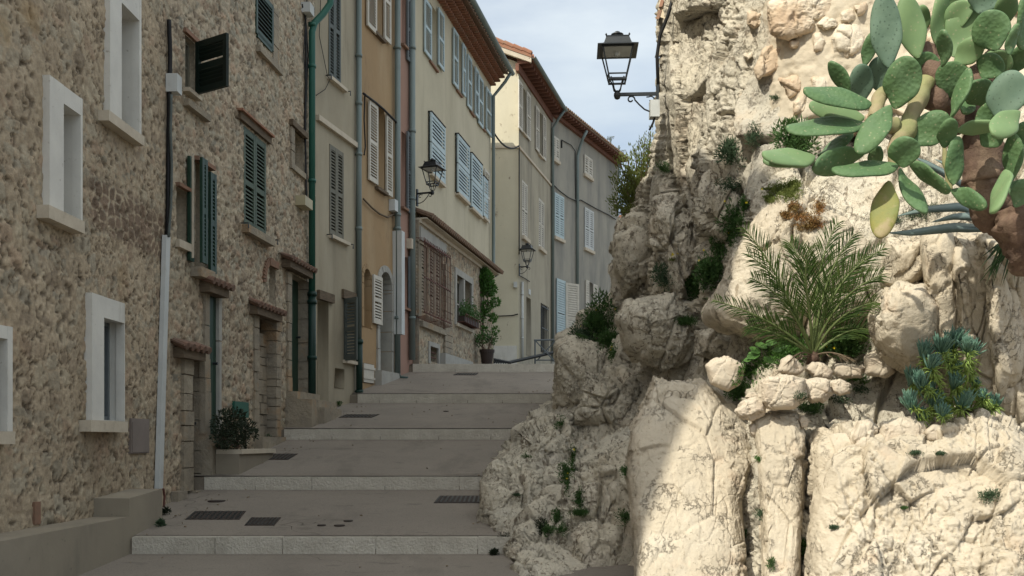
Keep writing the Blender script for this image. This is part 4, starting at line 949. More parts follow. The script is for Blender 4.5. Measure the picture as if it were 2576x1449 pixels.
# ================= street lamps
def lamp(mount,rotz,label,arm=.42,tilt=0):
    g='black iron wall lanterns'
    root=empty('street_lamp',(0,0,0),label,'street lamp',g)
    s=1.0
    cx=arm+.03
    mb=MB(); mb.box(-.01,.02,-.03,.03,-.26,.10); mb.box(.0,arm+.02,-.016,.016,-.012,.022)
    def scroll(c,r0,r1,a0,a1,n=14): return [Vector((c[0]+lerp(r0,r1,i/n)*math.cos(lerp(a0,a1,i/n)),0,c[1]+lerp(r0,r1,i/n)*math.sin(lerp(a0,a1,i/n)))) for i in range(n+1)]
    mb.tube([Vector((.02,0,-.20)),Vector((.08,0,-.2)),Vector((.15,0,-.17)),Vector((.21,0,-.115)),Vector((.26,0,-.06))]+scroll((.305,-.055),.045,.018,math.pi,-.9*math.pi,12),.009,6)
    mb.tube([Vector((.13,0,-.03))]+scroll((.075,-.06),.04,.018,.3*math.pi,1.9*math.pi,12),.007,6)
    mb.build('bracket',M['iron'],root)
    # ball, four legs
    mb=MB(); mb.lathe((cx,0,0),[(.012,-.05),(.03,-.04),(.04,-.01),(.038,.02),(.02,.04),(.016,.05)],12)
    for a in (45,135,225,315):
        dx,dy=math.cos(math.radians(a)),math.sin(math.radians(a)); mb.tube([(cx+dx*.015,dy*.015,.03),(cx+dx*.05,dy*.05,.06),(cx+dx*.07,dy*.07,.13),(cx+dx*.105,dy*.105,.19)],.008,6)
    mb.build('cradle',M['iron'],root)
    z0,z1=.155,.50; w0,w1=.098,.176
    def fr(mb,za,zb,wa,wb,t):
        for sx in (-1,1):
            for sy in (-1,1):
                p=[]
                for (z,w) in ((za,wa),(zb,wb)):
                    x0,x1=cx+sx*w,cx+sx*(w-t); y0,y1=sy*w,sy*(w-t); p+=[(x0,y0,z),(x1,y0,z),(x1,y1,z),(x0,y1,z)]
                mb.hexa(p)
    def ring(mb,z,w,t,hh):
        mb.box(cx-w,cx+w,-w,-w+t,z,z+hh); mb.box(cx-w,cx+w,w-t,w,z,z+hh); mb.box(cx-w,cx-w+t,-w+t,w-t,z,z+hh); mb.box(cx+w-t,cx+w,-w+t,w-t,z,z+hh)
    mb=MB(); fr(mb,z0,z1,w0,w1,.016); ring(mb,z0-.004,w0+.002,.018,.02); ring(mb,z0+.05,w0+.014,.014,.014); ring(mb,z1-.01,w1+.006,.02,.026); mb.build('lantern_frame',M['iron'],root)
    mb=MB(); i=.006
    for (sx,sy) in ((1,0),(-1,0),(0,1),(0,-1)):
        p=[]
        for z,w in ((z0+.02,w0+.004),(z1-.01,w1-.004)):
            w=w-i
            if sx: p.append([(cx+sx*w,-w+.012,z),(cx+sx*w,w-.012,z)])
            else: p.append([(cx-w+.012,sy*w,z),(cx+w-.012,sy*w,z)])
        mb.quad(p[0][0],p[0][1],p[1][1],p[1][0])
    mb.build('glass_panes',M['lampglass'],root)
    # hood: flared eave, straight upper box, chimney and finial
    mb=MB(); q=math.pi/4; s2=math.sqrt(2)
    mb.lathe((cx,0,0),[(.228*s2,.50),(.228*s2,.508),(.168*s2,.535),(.155*s2,.545),(.128*s2,.622),(.132*s2,.625),(.132*s2,.633),(.10*s2,.638),(.03,.65)],4,rot=q)
    for a in (45,135,225,315):
        dx,dy=math.cos(math.radians(a))*.13*s2,math.sin(math.radians(a))*.13*s2; mb.lathe((cx+dx,dy,.63),[(.008,0),(.012,.012),(.002,.028)],6)
    mb.build('hood',M['iron'],root)
    mb=MB(); mb.lathe((cx,0,0),[(.05,.637),(.04,.65),(.036,.668),(.07,.678),(.072,.69),(.045,.70),(.035,.708),(.03,.718),(.01,.728)],14); mb.build('finial',M['iron'],root,True)
    mb=MB(); mb.box(cx-.165,cx+.165,-.165,.165,.494,.4985); mb.lathe((cx,0,0),[(.03,.44),(.035,.47),(.03,.495)],10); mb.build('reflector',M['pvc'],root)
    root.location=mount; root.rotation_euler=(0,0,rotz); org[root.name]=Vector(mount); return root
lg,nt_,bb_=newmat('lantern glass'); bb_.inputs['Base Color'].default_value=(.9,.93,.95,1); bb_.inputs['Roughness'].default_value=.05; bb_.inputs['Transmission Weight'].default_value=1; bb_.inputs['IOR'].default_value=1.0; bb_.inputs['Alpha'].default_value=.25; M['lampglass']=lg
lampL1=lamp(P3(1655,237,11.3),math.pi-.06,'black lantern on a scrolled bracket fixed to the limestone cliff against the sky',.43)
lampL1.scale=(1.0,)*3
p=W6.P(W6.u(1049,.1),0,.1); lampL2=lamp((p.x-.0,p.y,(HY-488)/F*p.y),-.35,'black lantern on the cream wall, in front of a blue shutter above the tiled ledge',.33)
lampL3=lamp((.235,32.40,(HY-672)/F*32.4),-.25,'black lantern on the corner of the pale yellow house, farthest of the three',.22)
lampL3.scale=(1.08,)*3
# ================= rocks
blade=[]
def disp_rock(X,N,amp=1,seed=0,fis=.5,free=None,sc_=1.0):
    P=X*sc_; amp=amp/sc_
    w=np.stack([fbm(P*1.3,2,seed+50),fbm(P*1.3+5,2,seed+51),fbm(P*1.3+9,2,seed+52)],1)*.13
    ca_,sa_=math.cos(.32),math.sin(.32); Q=np.stack([P[:,0]*ca_-P[:,2]*sa_,P[:,1],P[:,0]*sa_+P[:,2]*ca_],1)
    h=.09*fbm(P*.8,2,seed)
    v,e=facets((Q*np.array([1.1,1,.5])+w)*1.5+seed*1.3,seed,.20); h=h+v*(.3+.7*fis)-.12*fis*sst(.06,0,e)
    g=fbm(P*1.6,2,seed+21)+(.12 if fis>=.5 else -.05); er=sst(-.12,.22,g)
    v,e=facets((Q*np.array([1,1,.65])+w*.8)*3.9+seed,seed+7,.085); h=h+v*(.5+.5*er)*(.45+.55*min(1,fis*1.6))-.03*sst(.05,0,e)*er
    v,e=facets((Q+w*.5)*10.5+seed,seed+17,.026); h=h+v*(.35+.65*er)
    n1=np.abs(fbm((Q*np.array([1,1,.3])+w)*1.9,2,seed+20)); h=h-.10*min(1,fis*1.2)*sst(.020,0,n1)*sst(-.2,.2,fbm(P*1.1,1,seed+23))
    h=h+.012*fbm(P*6,3,seed+30,.6)
    h=h-.030*sst(.12,.34,fbm(P*np.array([13,13,9]),3,seed+60,.6))*(.22+.78*er)-.016*sst(.14,.36,fbm(P*26,2,seed+64,.6))*(.2+.8*er)
    h=h+(.004+.007*er)*fbm(P*36,3,seed+70,.7)
    return h*amp
cp=[(1200,1250,10.2),(1212,1330,9.75),(1270,1400,9.05),(1290,1449,8.15),(1300,1530,7.9),(1300,1080,12.6),(1340,1040,13.2),(1395,1000,14.2),(1400,850,14.6),(1480,790,14.4),(1545,740,14),(1555,600,13.8),(1600,480,13),(1640,400,12.2),(1655,330,11.7),(1657,180,11.4),(1657,0,11.4),(1657,-60,11.4),
(1720,100,11.1),(1740,300,10.8),(1850,100,9.9),(1850,300,9.8),(1950,50,9.3),(2100,100,9.0),(2300,100,8.8),(2576,100,8.4),(2700,100,8.2),(2700,-60,8.2),(1900,-60,9.6),
(1900,400,9.4),(2000,300,9.1),(2100,400,8.8),(2350,400,8.3),(2600,400,7.8),(1700,500,11.3),(1800,550,10.4),(1860,600,9.4),(1910,560,8.5),(2000,600,8.3),(2200,600,8.2),(2420,650,7.8),(2650,650,7.4),
(1630,700,12.4),(1750,700,10.6),(1850,750,9.3),(2000,800,8.5),(2120,870,8.3),(2250,850,8.1),(2450,850,7.7),(2650,900,7.3),(1600,900,12.0),(1700,920,10.8),(1820,900,9.4),(1470,900,14),(1420,950,14),(1500,1000,12.6),
(1600,1040,11.2),(1450,1100,11.6),(1350,1180,10.9),(1300,1300,9.8),(1400,1250,10.0),(1500,1150,10.3),(1420,1380,9.1),(1500,1300,9.4),(1560,1420,8.8),(1640,1150,8.8),(1750,1200,8.2),(1900,1000,8.2),(1900,1200,7.7),(1900,1449,7.5),(2050,1010,8.0),(2250,1050,7.9),(2480,1060,7.5),(2050,1200,7.4),(2300,1250,7.2),(2600,1250,7.0),(1700,1500,8.2),(2050,1500,7.2),(2600,1530,6.9)]
cpA=np.array(cp,float)
def tps_fit(A):
    n=len(A); X=A[:,:2]/500; d=A[:,2]
    r=np.hypot(X[:,None,0]-X[None,:,0],X[:,None,1]-X[None,:,1]); K=np.where(r>0,r*r*np.log(r+1e-9),0)+np.eye(n)*.004
    Pm=np.concatenate([np.ones((n,1)),X],1); S=np.zeros((n+3,n+3)); S[:n,:n]=K; S[:n,n:]=Pm; S[n:,:n]=Pm.T
    return np.linalg.solve(S,np.concatenate([d,np.zeros(3)])),X
sol,Xc=tps_fit(cpA)
def depth(px,py):
    x=px/500;y=py/500; out=sol[-3]+sol[-2]*x+sol[-1]*y
    for k in range(len(Xc)):
        r=np.hypot(x-Xc[k,0],y-Xc[k,1]); out=out+sol[k]*np.where(r>0,r*r*np.log(r+1e-9),0)
    return out
LB=[(-60,1664),(0,1659),(60,1653),(130,1661),(250,1656),(330,1653),(400,1640),(480,1602),(560,1558),(640,1558),(720,1546),(750,1525),(790,1480),(850,1404),(950,1399),(1010,1391),(1040,1342),(1080,1302),(1150,1262),(1200,1218),(1300,1212),(1335,1218),(1400,1272),(1449,1294),(1560,1310)]
def unp(px,py,d): return np.stack([(px-CX)/F*d,d,(HY-py)/F*d],-1)
def gridnormal(X):
    du=np.gradient(X,axis=1); dv=np.gradient(X,axis=0); n=np.cross(du,dv); n/=np.linalg.norm(n,axis=-1,keepdims=True)+1e-9
    v=-X/np.linalg.norm(X,axis=-1,keepdims=True); s=np.sign((n*v).sum(-1,keepdims=True)); s[s==0]=1
    return n*s
rows=np.arange(-60,1556,3.6); nc=400; back=14
L=np.interp(rows,[a for a,b in LB],[b for a,b in LB])
L=L+6*vnoise(np.stack([rows/23,rows*0,rows*0],1),3)+3*vnoise(np.stack([rows/8,rows*0,rows*0],1),4)
tt=np.linspace(0,1,nc)**1.12
PX=L[:,None]+(2680-L[:,None])*tt[None,:]; PY=np.repeat(rows[:,None],nc,1)
Dp=depth(PX.ravel(),PY.ravel()).reshape(PX.shape)
# ledge : ground behind the foreground slabs is handled by the slabs themselves
e=np.clip((PX-L[:,None])/55,0,1); Dp=Dp+.75*(1-np.sqrt(1-(1-e)**2))
bk=np.linspace(1,0,back+1)[:-1]
PXb=L[:,None]+0*bk[None,:]+14*bk[None,:]; Db=Dp[:,:1]+bk[None,:]*3.2
PX=np.concatenate([PXb,PX],1); PY=np.concatenate([np.repeat(rows[:,None],back,1),PY],1); Dp=np.concatenate([Db,Dp],1)
X=unp(PX,PY,Dp); N=gridnormal(X)
h=disp_rock(X.reshape(-1,3),None,1.0,1,.9).reshape(Dp.shape)
# the top right is a built wall: calmer relief
wm=sst(1840,1920,PX)*sst(330,260,PY)
h=h*(1-.75*wm)*(.35+.65*sst(0,90,PX-L[:,None]))
X2=X+N*h[...,None]
nr,ncc=Dp.shape; I=np.arange(nr*ncc).reshape(nr,ncc)
Fc=np.stack([I[:-1,:-1].ravel(),I[:-1,1:].ravel(),I[1:,1:].ravel(),I[1:,:-1].ravel()],1)
cliff=tag(mk('rock_cliff',X2.reshape(-1,3),Fc,M['rock'],None,True),kind='structure')
rockgeo=[(X2.reshape(-1,3),Fc)]
def boulder(poly,d,T,tilt=(0,0),e=.75,res=3.2,seed=0,amp=1,fis=.4,m='rock',name='boulder',label=None,cat='boulder',c=None,group=None,kind=None,parent=None,nb=None,fs=1.0):
    poly=[(float(a),float(b)) for a,b in poly]
    if c is None: c=(sum(a for a,b in poly)/len(poly),sum(b for a,b in poly)/len(poly))
    pa=np.array(poly)-np.array(c); ang=np.arctan2(pa[:,1],pa[:,0]); o=np.argsort(ang); pa=pa[o]; ang=ang[o]
    per=sum(math.dist(poly[i],poly[i-1]) for i in range(len(poly)))
    na=nb or int(max(28,min(420,per/res))); Rm=np.hypot(pa[:,0],pa[:,1]).mean(); nf=int(max(10,min(160,Rm*1.35/res))); nbk=max(5,nf//4)
    th=np.linspace(-math.pi,math.pi,na,endpoint=False)
    # intersect rays with the polygon
    pc=np.concatenate([pa,pa[:1]]); rad=np.zeros(na)
    for k in range(len(pa)):
        p,q=pc[k],pc[k+1]; dx,dy=q-p
        den=np.cos(th)*dy-np.sin(th)*dx
        with np.errstate(divide='ignore',invalid='ignore'):
            t=(p[0]*dy-p[1]*dx)/den; s=np.where(abs(dx)>abs(dy),(np.cos(th)*t-p[0])/(dx if dx else 1),(np.sin(th)*t-p[1])/(dy if dy else 1))
        ok=(t>0)&(s>=-1e-6)&(s<=1+1e-6); rad=np.where(ok&(t>rad),t,rad)
    for _ in range(2): rad=.5*rad+.25*np.roll(rad,1)+.25*np.roll(rad,-1)
    n=int(max(15,min(320,(2.3+1.3*min(1.5,T/(Rm*d/F)))*Rm/res)))|1
    g=np.linspace(-1,1,n); S_,T_=np.meshgrid(g,g,indexing='ij'); aS,aT=np.abs(S_),np.abs(T_); r0=np.maximum(aS,aT)
    with np.errstate(divide='ignore',invalid='ignore'):
        th_=np.where(aS>=aT,np.where(S_>0,0,math.pi)+ (math.pi/4)*np.where(S_!=0,T_/S_,0), np.where(T_>0,math.pi/2,-math.pi/2)-(math.pi/4)*np.where(T_!=0,S_/T_,0))
    th_=np.where(r0<1e-9,0,th_); th_=(th_+math.pi)%(2*math.pi)-math.pi
    rd=np.interp(th_,np.concatenate([th,[math.pi]]),np.concatenate([rad,rad[:1]]))
    fa=np.linspace(0,math.pi/2,400); ra_,za_=np.sin(fa)**e,np.cos(fa)**e; kz=T/(Rm*d/F)
    al=np.concatenate([[0],np.cumsum(np.hypot(np.diff(ra_),np.diff(za_)*kz))]); al/=al[-1]
    rs=np.interp(r0,al,ra_); zf=np.interp(r0,al,za_)
    ox=rs*rd*np.cos(th_); oy=rs*rd*np.sin(th_)
    dd=d-T*zf+ox*tilt[0]+oy*tilt[1]
    X=unp(c[0]+ox,c[1]+oy,dd); cen=unp(np.array(c[0]),np.array(c[1]),np.array(d))
    du=np.gradient(X,axis=1); dv=np.gradient(X,axis=0); nn=np.cross(du,dv); nn=nn/(np.linalg.norm(nn,axis=-1,keepdims=True)+1e-9)
    s=np.sign((nn*(X-cen)).sum(-1,keepdims=True)); s[s==0]=1; nn=nn*s
    h=disp_rock(X.reshape(-1,3),None,amp,seed,fis,sc_=fs).reshape(dd.shape)
    X=X+nn*h[...,None]
    I=np.arange(n*n).reshape(n,n); F1=[(int(p),int(q),int(u_),int(v_)) for p,q,u_,v_ in zip(I[:-1,:-1].ravel(),I[:-1,1:].ravel(),I[1:,1:].ravel(),I[1:,:-1].ravel())]
    loop=np.concatenate([I[0,:-1],I[:-1,-1],I[-1,:0:-1],I[:0:-1,0]]); V=X.reshape(-1,3); B=V[loop]; cb=cen+np.array([c[0]-CX,F,HY-c[1]])/F*T*.9
    rings=[V]; prev=loop; off=len(V)
    for q in (.3,.6,.85):
        kk=math.cos(q*math.pi/2); zq=math.sin(q*math.pi/2)
        Rg=cen+(B-cen)*kk+(cb-cen)*zq; rings.append(Rg); idx=np.arange(off,off+len(loop)); off+=len(loop)
        m_=len(loop); F1+=[(int(prev[a]),int(prev[(a+1)%m_]),int(idx[(a+1)%m_]),int(idx[a])) for a in range(m_)]; prev=idx
    V=np.concatenate(rings+[cb[None]]); m_=len(loop); F1+=[(int(prev[a]),int(prev[(a+1)%m_]),off) for a in range(m_)]
    rockgeo.append((V,F1))
    base=cen.copy(); base[2]=V[:,2].min()
    ob=mk(name,V,F1,M[m],parent,True,None,tuple(base) if parent is None else None)
    return tag(ob,label,cat if (label or kind is None) and parent is None else None,group,kind)
# big outcrops, each with its own outline and depth
boulder([(1640,938),(1705,958),(1765,950),(1800,985),(1840,1030),(1880,1082),(1902,1150),(1868,1260),(1885,1449),(1880,1600),(1606,1600),(1590,1380),(1577,1200),(1585,1080),(1618,1000)],8.0,.55,(.0002,-.0017),.42,2.7,21,.62,.12,'rock_pale',label='huge smooth limestone slab, partly in shade, standing left of the narrow pillar slab',c=(1735,1260))
boulder([(1896,1045),(1950,1038),(2003,1046),(2018,1100),(2013,1250),(2008,1600),(1922,1600),(1912,1350),(1900,1180)],7.45,.40,(0,-.0008),.38,2.5,22,.5,.12,'rock_pale',label='narrow upright limestone slab between two dark vertical cracks',c=(1958,1280))
boulder([(2026,1120),(2060,1075),(2120,1055),(2200,1068),(2330,1090),(2390,1052),(2450,1032),(2520,1060),(2680,1140),(2700,1600),(2032,1600),(2030,1300)],7.25,.75,(-.0004,-.0009),.45,3.2,23,.8,.28,'rock_pale',label='broad sunlit limestone mass filling the lower right corner',c=(2330,1330))
boulder([(1548,800),(1570,760),(1640,748),(1700,742),(1745,765),(1765,850),(1735,905),(1690,935),(1620,925),(1565,880)],11.0,.75,(0,.001),.72,3.0,24,.7,.5,'rock',label='bulging shaded boulder overhanging the crevice left of the cliff foot')
boulder([(2196,800),(2218,745),(2255,706),(2330,712),(2378,762),(2372,850),(2345,900),(2295,945),(2240,905),(2205,860)],7.75,.55,(.0,.0012),.6,3.0,25,.5,.05,'rock_pale',label='rounded sunlit boulder with a curved cactus shadow, right of the palm')
boulder([(1955,484),(2040,478),(2150,530),(2215,600),(2225,720),(2190,830),(2080,870),(1960,860),(1870,840),(1788,795),(1840,690),(1895,570)],8.75,.65,(-.0006,.0008),.6,3.2,26,.8,.55,'rock_pale',kind='structure',name='rock_cliff',c=(2040,690))
boulder([(2236,606),(2330,588),(2350,690),(2290,722),(2222,715)],7.9,.5,(0,.001),.7,3.0,27,.7,.3,'rock_pale',kind='structure',name='rock_cliff')
boulder([(2380,560),(2680,600),(2700,1060),(2560,1085),(2450,1010),(2400,930),(2385,800),(2350,700)],7.75,.6,(-.0006,.0006),.5,3.2,128,.75,.45,'rock_pale',kind='structure',name='rock_cliff',c=(2540,820))
boulder([(2338,598),(2372,590),(2392,700),(2402,860),(2392,935),(2368,860),(2350,740)],7.5,.22,(0,.0004),.6,2.6,141,.6,.3,'rock_pale',kind='structure',name='rock_cliff')
boulder([(2398,620),(2432,610),(2455,760),(2462,900),(2440,985),(2412,880)],7.45,.24,(0,.0004),.6,2.6,142,.6,.3,'rock_pale',kind='structure',name='rock_cliff')
boulder([(2470,600),(2530,610),(2580,800),(2570,960),(2510,1010),(2480,860)],7.4,.35,(0,.0004),.6,2.8,143,.6,.3,'rock_pale',kind='structure',name='rock_cliff')
boulder([(1645,500),(1700,478),(1762,530),(1778,650),(1765,790),(1705,835),(1640,760),(1620,640)],11.3,.75,(0,.001),.75,3.0,29,.9,.8,'rock',kind='structure',name='rock_cliff')
boulder([(1770,440),(1870,400),(1890,520),(1850,620),(1790,640),(1750,540)],10.3,.6,(0,.001),.75,3.0,30,1.0,.8,'rock',kind='structure',name='rock_cliff')
boulder([(1745,830),(1800,815),(1880,850),(1890,900),(1800,925),(1735,900)],9.7,.5,(0,.001),.75,3.0,31,.6,.3,'rock',kind='structure',name='rock_cliff')
boulder([(1790,790),(1900,770),(2010,800),(2020,850),(1900,850),(1820,830)],9.0,.45,(0,.001),.75,3.0,37,.6,.3,'rock',kind='structure',name='rock_cliff')
boulder([(1560,560),(1620,540),(1660,640),(1640,760),(1570,770),(1548,680)],13.2,.7,(0,.001),.8,3.0,32,.9,.8,'rock',kind='structure',name='rock_cliff')
boulder([(1400,862),(1445,842),(1530,870),(1560,940),(1520,1040),(1450,1065),(1402,1020)],13.6,.8,(0,.0006),.7,3.0,33,.7,.5,'rock',kind='structure',name='rock_cliff')
boulder([(1455,790),(1500,768),(1545,790),(1550,850),(1500,870),(1450,850)],14.3,.5,(0,.0006),.8,3.0,34,.6,.4,'rock',kind='structure',name='rock_cliff')
boulder([(1300,1085),(1395,1032),(1445,1045),(1480,1150),(1430,1265),(1335,1240),(1285,1170)],11.7,.6,(0,-.0006),.72,3.0,35,.8,.6,'rock',label='shaded limestone hump bordering the right end of the third step',c=(1375,1150))
boulder([(1212,1215),(1245,1165),(1300,1150),(1362,1190),(1385,1270),(1320,1365),(1235,1350),(1208,1290)],10.35,.55,(0,-.0008),.72,2.8,36,.7,.6,'rock',label='pale rounded outcrop reaching farthest left onto the street',c=(1295,1262))
boulder([(1440,1190),(1520,1110),(1590,1150),(1600,1300),(1598,1420),(1520,1450),(1440,1400),(1400,1300)],9.7,.5,(0,-.0006),.75,3.0,38,1.0,.9,'rock',kind='structure',name='rock_cliff')
boulder([(1300,1330),(1400,1260),(1450,1330),(1440,1460),(1340,1500),(1270,1420)],9.5,.5,(0,-.0008),.75,2.8,39,.9,.8,'rock',kind='structure',name='rock_cliff')
boulder([(1450,1330),(1560,1300),(1600,1400),(1600,1600),(1440,1600),(1430,1430)],9.2,.5,(0,-.0008),.75,2.8,44,.9,.8,'rock',kind='structure',name='rock_cliff')
boulder([(1280,1400),(1360,1370),(1400,1440),(1380,1560),(1290,1560)],8.7,.35,(0,-.0008),.75,2.8,45,.8,.8,'rock',kind='structure',name='rock_cliff')
boulder([(1470,930),(1560,920),(1640,960),(1600,1060),(1500,1100),(1440,1050)],11.9,.6,(0,-.0004),.75,3.0,46,.8,.7,'rock',kind='structure',name='rock_cliff')
boulder([(1200+100,1385),(1215+110,1372),(1350,1390),(1350,1420),(1300,1420)],8.9,.15,(0,0),.75,2.6,47,.3,.2,'rock',label='small shaded stone at the foot of the outcrop by the lowest step') if False else None
def fp(l): return [(1475.8+.4271*a,872+.4271*b) for a,b in l]
stones=[('large squared loose stone on top of the sunlit pillar slab',[(1010,200),(1060,168),(1200,165),(1290,190),(1300,300),(1230,372),(1100,380),(1015,340)],7.35,.22),
('whitish pointed stone on top of the large squared stone',[(1118,150),(1150,80),(1195,55),(1245,90),(1280,140),(1240,165)],7.6,.14),
('grey veined angular stone just below the palm stem',[(1282,130),(1330,88),(1385,95),(1448,150),(1440,190),(1340,180)],7.7,.14),
('brownish rounded stone right of the large squared stone',[(1272,200),(1350,185),(1430,200),(1450,270),(1400,325),(1320,335),(1275,290)],7.45,.16),
('pale round stone rightmost of the row under the palm',[(1436,210),(1490,186),(1560,215),(1555,270),(1490,292),(1440,260)],7.5,.13),
('flat wedge stone leaning left of the large squared stone',[(865,380),(930,320),(1000,305),(1045,350),(1035,395),(970,425),(890,415)],7.35,.16),
('orange pink flat stone behind the row of pale stones',[(1448,150),(1460,108),(1560,105),(1640,125),(1630,180),(1500,185)],7.95,.14),
('pale block of stone right of the palm foot',[(1640,60),(1720,10),(1800,60),(1815,150),(1760,185),(1650,160)],7.95,.2),
('smooth pale boulder left of the broad leaved weed',[(700,110),(760,62),(850,65),(920,110),(900,220),(830,262),(730,220)],8.1,.25),
('small stone wedged at the top of the left crack',[(950,460),(985,440),(1020,470),(1020,520),(985,540),(955,510)],7.4,.1),
('small mossy stone right of the pillar slab top',[(1243,420),(1280,402),(1330,440),(1310,485),(1260,490)],7.4,.1),
('little round white stone on the edge of the lower right mass',[(1995,500),(2040,462),(2110,470),(2120,530),(2070,565),(2010,550)],7.0,.12),
('wide flat pale stone under the blue succulent',[(1712,600),(1730,450),(1860,415),(1990,440),(2015,520),(1960,600),(1840,625)],7.1,.2),
('white chipped stone left of the wide flat stone',[(1558,520),(1600,440),(1680,420),(1725,480),(1690,600),(1640,640),(1570,600)],7.1,.2),
('small warm stone between the squared stone and the left slab',[(925,300),(960,270),(1020,270),(1030,310),(990,330)],7.6,.1)]
for k,(lb,pl,d,T) in enumerate(stones):
    boulder(fp(pl),d,T,(0,0),.42,2.0,80+k,.42,.35,'duststone',fs=2.6,name='loose_stone',label=lb,cat='stone',group='loose stones lying on the rock ledge')
# masonry built on the rock at the top right
def g6(l): return [(1878.3+.4168*a,.4168*b) for a,b in l]
ms=[g6([(130,20),(300,-60),(560,-40),(650,0),(560,90),(420,130),(400,200),(250,240),(150,200)]),g6([(50,420),(110,300),(200,270),(280,330),(270,380),(150,450),(60,490)]),g6([(260,250),(320,245),(325,290),(265,290)]),g6([(400,200),(450,185),(495,230),(470,330),(400,320)]),
 g6([(520,230),(560,150),(680,140),(740,200),(720,290),(640,330),(540,310)]),g6([(415,150),(470,95),(560,110),(570,170),(480,190)]),g6([(570,80),(620,55),(660,100),(620,140),(570,130)]),g6([(170,480),(220,450),(260,500),(220,525)]),g6([(250,490),(310,450),(350,490),(320,535),(270,530)]),g6([(280,620),(350,510),(380,600),(360,690),(280,700)]),
 g6([(0,60),(100,90),(105,150),(50,190),(0,150)]),g6([(640,30),(720,20),(690,80),(650,70)]),g6([(-20,330),(40,300),(50,340),(0,380)]),g6([(1050,220),(1100,205),(1130,280),(1070,300)]),g6([(930,60),(1030,40),(1040,90),(950,110)]),g6([(1600,10),(1680,0),(1680,80),(1610,80)]),
 [(1965,200),(2010,190),(2025,235),(1985,250)],[(2040,195),(2080,190),(2095,225),(2050,238)],[(2100,300),(2150,280),(2170,330),(2120,350)],[(2060,250),(2110,240),(2130,275),(2080,285)],[(2180,290),(2240,280),(2250,330),(2190,345)],[(1930,-20),(1990,-50),(1995,-5),(1945,20)],[(2290,30),(2350,10),(2370,60),(2310,75)],[(2330,90),(2400,80),(2410,130),(2350,150)],[(2420,150),(2490,140),(2500,200),(2440,210)],[(2440,20),(2540,10),(2560,70),(2450,90)],[(2270,200),(2320,190),(2330,240),(2280,250)]]
vsA=[];fsA=[]
k0=len(rockgeo)
for k,pl in enumerate(ms):
    cxx=sum(a for a,b in pl)/len(pl); cyy=sum(b for a,b in pl)/len(pl); dd=float(depth(np.array([cxx]),np.array([cyy]))[0])
    o=boulder(pl,dd+.06,.17,(0,0),.5,2.6,120+k,.6,.4,'wallstone',name='tmp',fs=2.6)
    C.objects.unlink(o); bpy.data.objects.remove(o)
    V,Fq=rockgeo[-1]; n=len(vsA) and sum(len(v) for v in vsA)
    off=sum(len(v) for v in vsA); vsA.append(V); fsA+=[tuple(i+off for i in f) for f in Fq]
V=np.concatenate(vsA)
# mortared wall core as a slightly proud sheet, stones bedded in it
r_=np.arange(-60,330,4.0); c_=np.arange(1885,2680,4.0); QX,QY=np.meshgrid(c_,r_)
dd=depth(QX.ravel(),QY.ravel()).reshape(QX.shape)
edge=sst(0,60,QX-1885)*sst(0,50,326+22*np.sin(QX/60)-QY)
dd=dd-.06*edge+.25*(1-edge)
Xs=unp(QX,QY,dd); Ns=gridnormal(Xs); fl=Xs.reshape(-1,3)
hh=(.035*fbm(fl*4,4,201)+.018*fbm(fl*14,3,202)-.02*sst(.2,.5,fbm(fl*9,3,203))).reshape(dd.shape); Xs=Xs+Ns*hh[...,None]
root=empty('stone_wall',tuple(Xs[-1,0]),'sunlit retaining wall of irregular stones set in cream mortar on top of the cliff','stone wall')
I=np.arange(Xs.shape[0]*Xs.shape[1]).reshape(Xs.shape[:2]); Fs=np.stack([I[:-1,:-1].ravel(),I[:-1,1:].ravel(),I[1:,1:].ravel(),I[1:,:-1].ravel()],1)
mk('mortar',Xs.reshape(-1,3),Fs,M['mortar'],root,True); rockgeo.append((Xs.reshape(-1,3),Fs))
mk('stones',V,fsA,M['wallstone'],root,True)
# cliff-top building corner
rb=empty('building',P3(1670,40,11.9),'beige corner of a building with terracotta edge on top of the cliff','building')
mb=MB(); a=P3(1652,44,11.9); 
mb.hexa([P3(1655,40,11.7),P3(1700,60,11.5),P3(1740,50,13.5),P3(1690,30,13.5),P3(1672,-120,11.9),P3(1740,-120,11.7),P3(1780,-120,13.9),P3(1720,-120,13.9)]); mb.build('wall',M['palebeige'],rb)
mb=MB()
for (x0,y0,x1,y1) in ((1649,49,1656,25),(1657,18,1664,-6),(1665,-12,1672,-40)):
    mb.hexa([P3(x0,y0,11.68),P3(x0+9,y0-2,11.66),P3(x0+9,y0-2,11.95),P3(x0,y0,11.95),P3(x1,y1,11.7),P3(x1+9,y1,11.68),P3(x1+9,y1,11.95),P3(x1,y1,11.95)])
mb.build('tile_edge',M['brick'],rb)
tag(MB().tube([P3(1700,-30,11.2),P3(1680,40,11.3),P3(1660,90,11.35),P3(1653,140,11.4),P3(1656,230,11.4)],.02,6).build('cable',M['black'],smooth=True,loc=P3(1655,230,11.4)),'black cable running down the cliff edge to the lantern bracket','cable')
mb=MB(); q=P3(1647,274,11.3); mb.box(q.x-.055,q.x+.05,q.y-.05,q.y+.08,q.z-.10,q.z+.09); bx=tag(mb.build('junction_box',M['pvc'],loc=q),'white electrical box on the cliff edge under the lantern bracket','electrical box')
mb=MB(); mb.tube([q+Vector((0,0,-.1)),q+Vector((-.02,0,-.16)),q+Vector((-.06,0,-.24))],.012,6); mb.build('cable_tail',M['black'],bx)
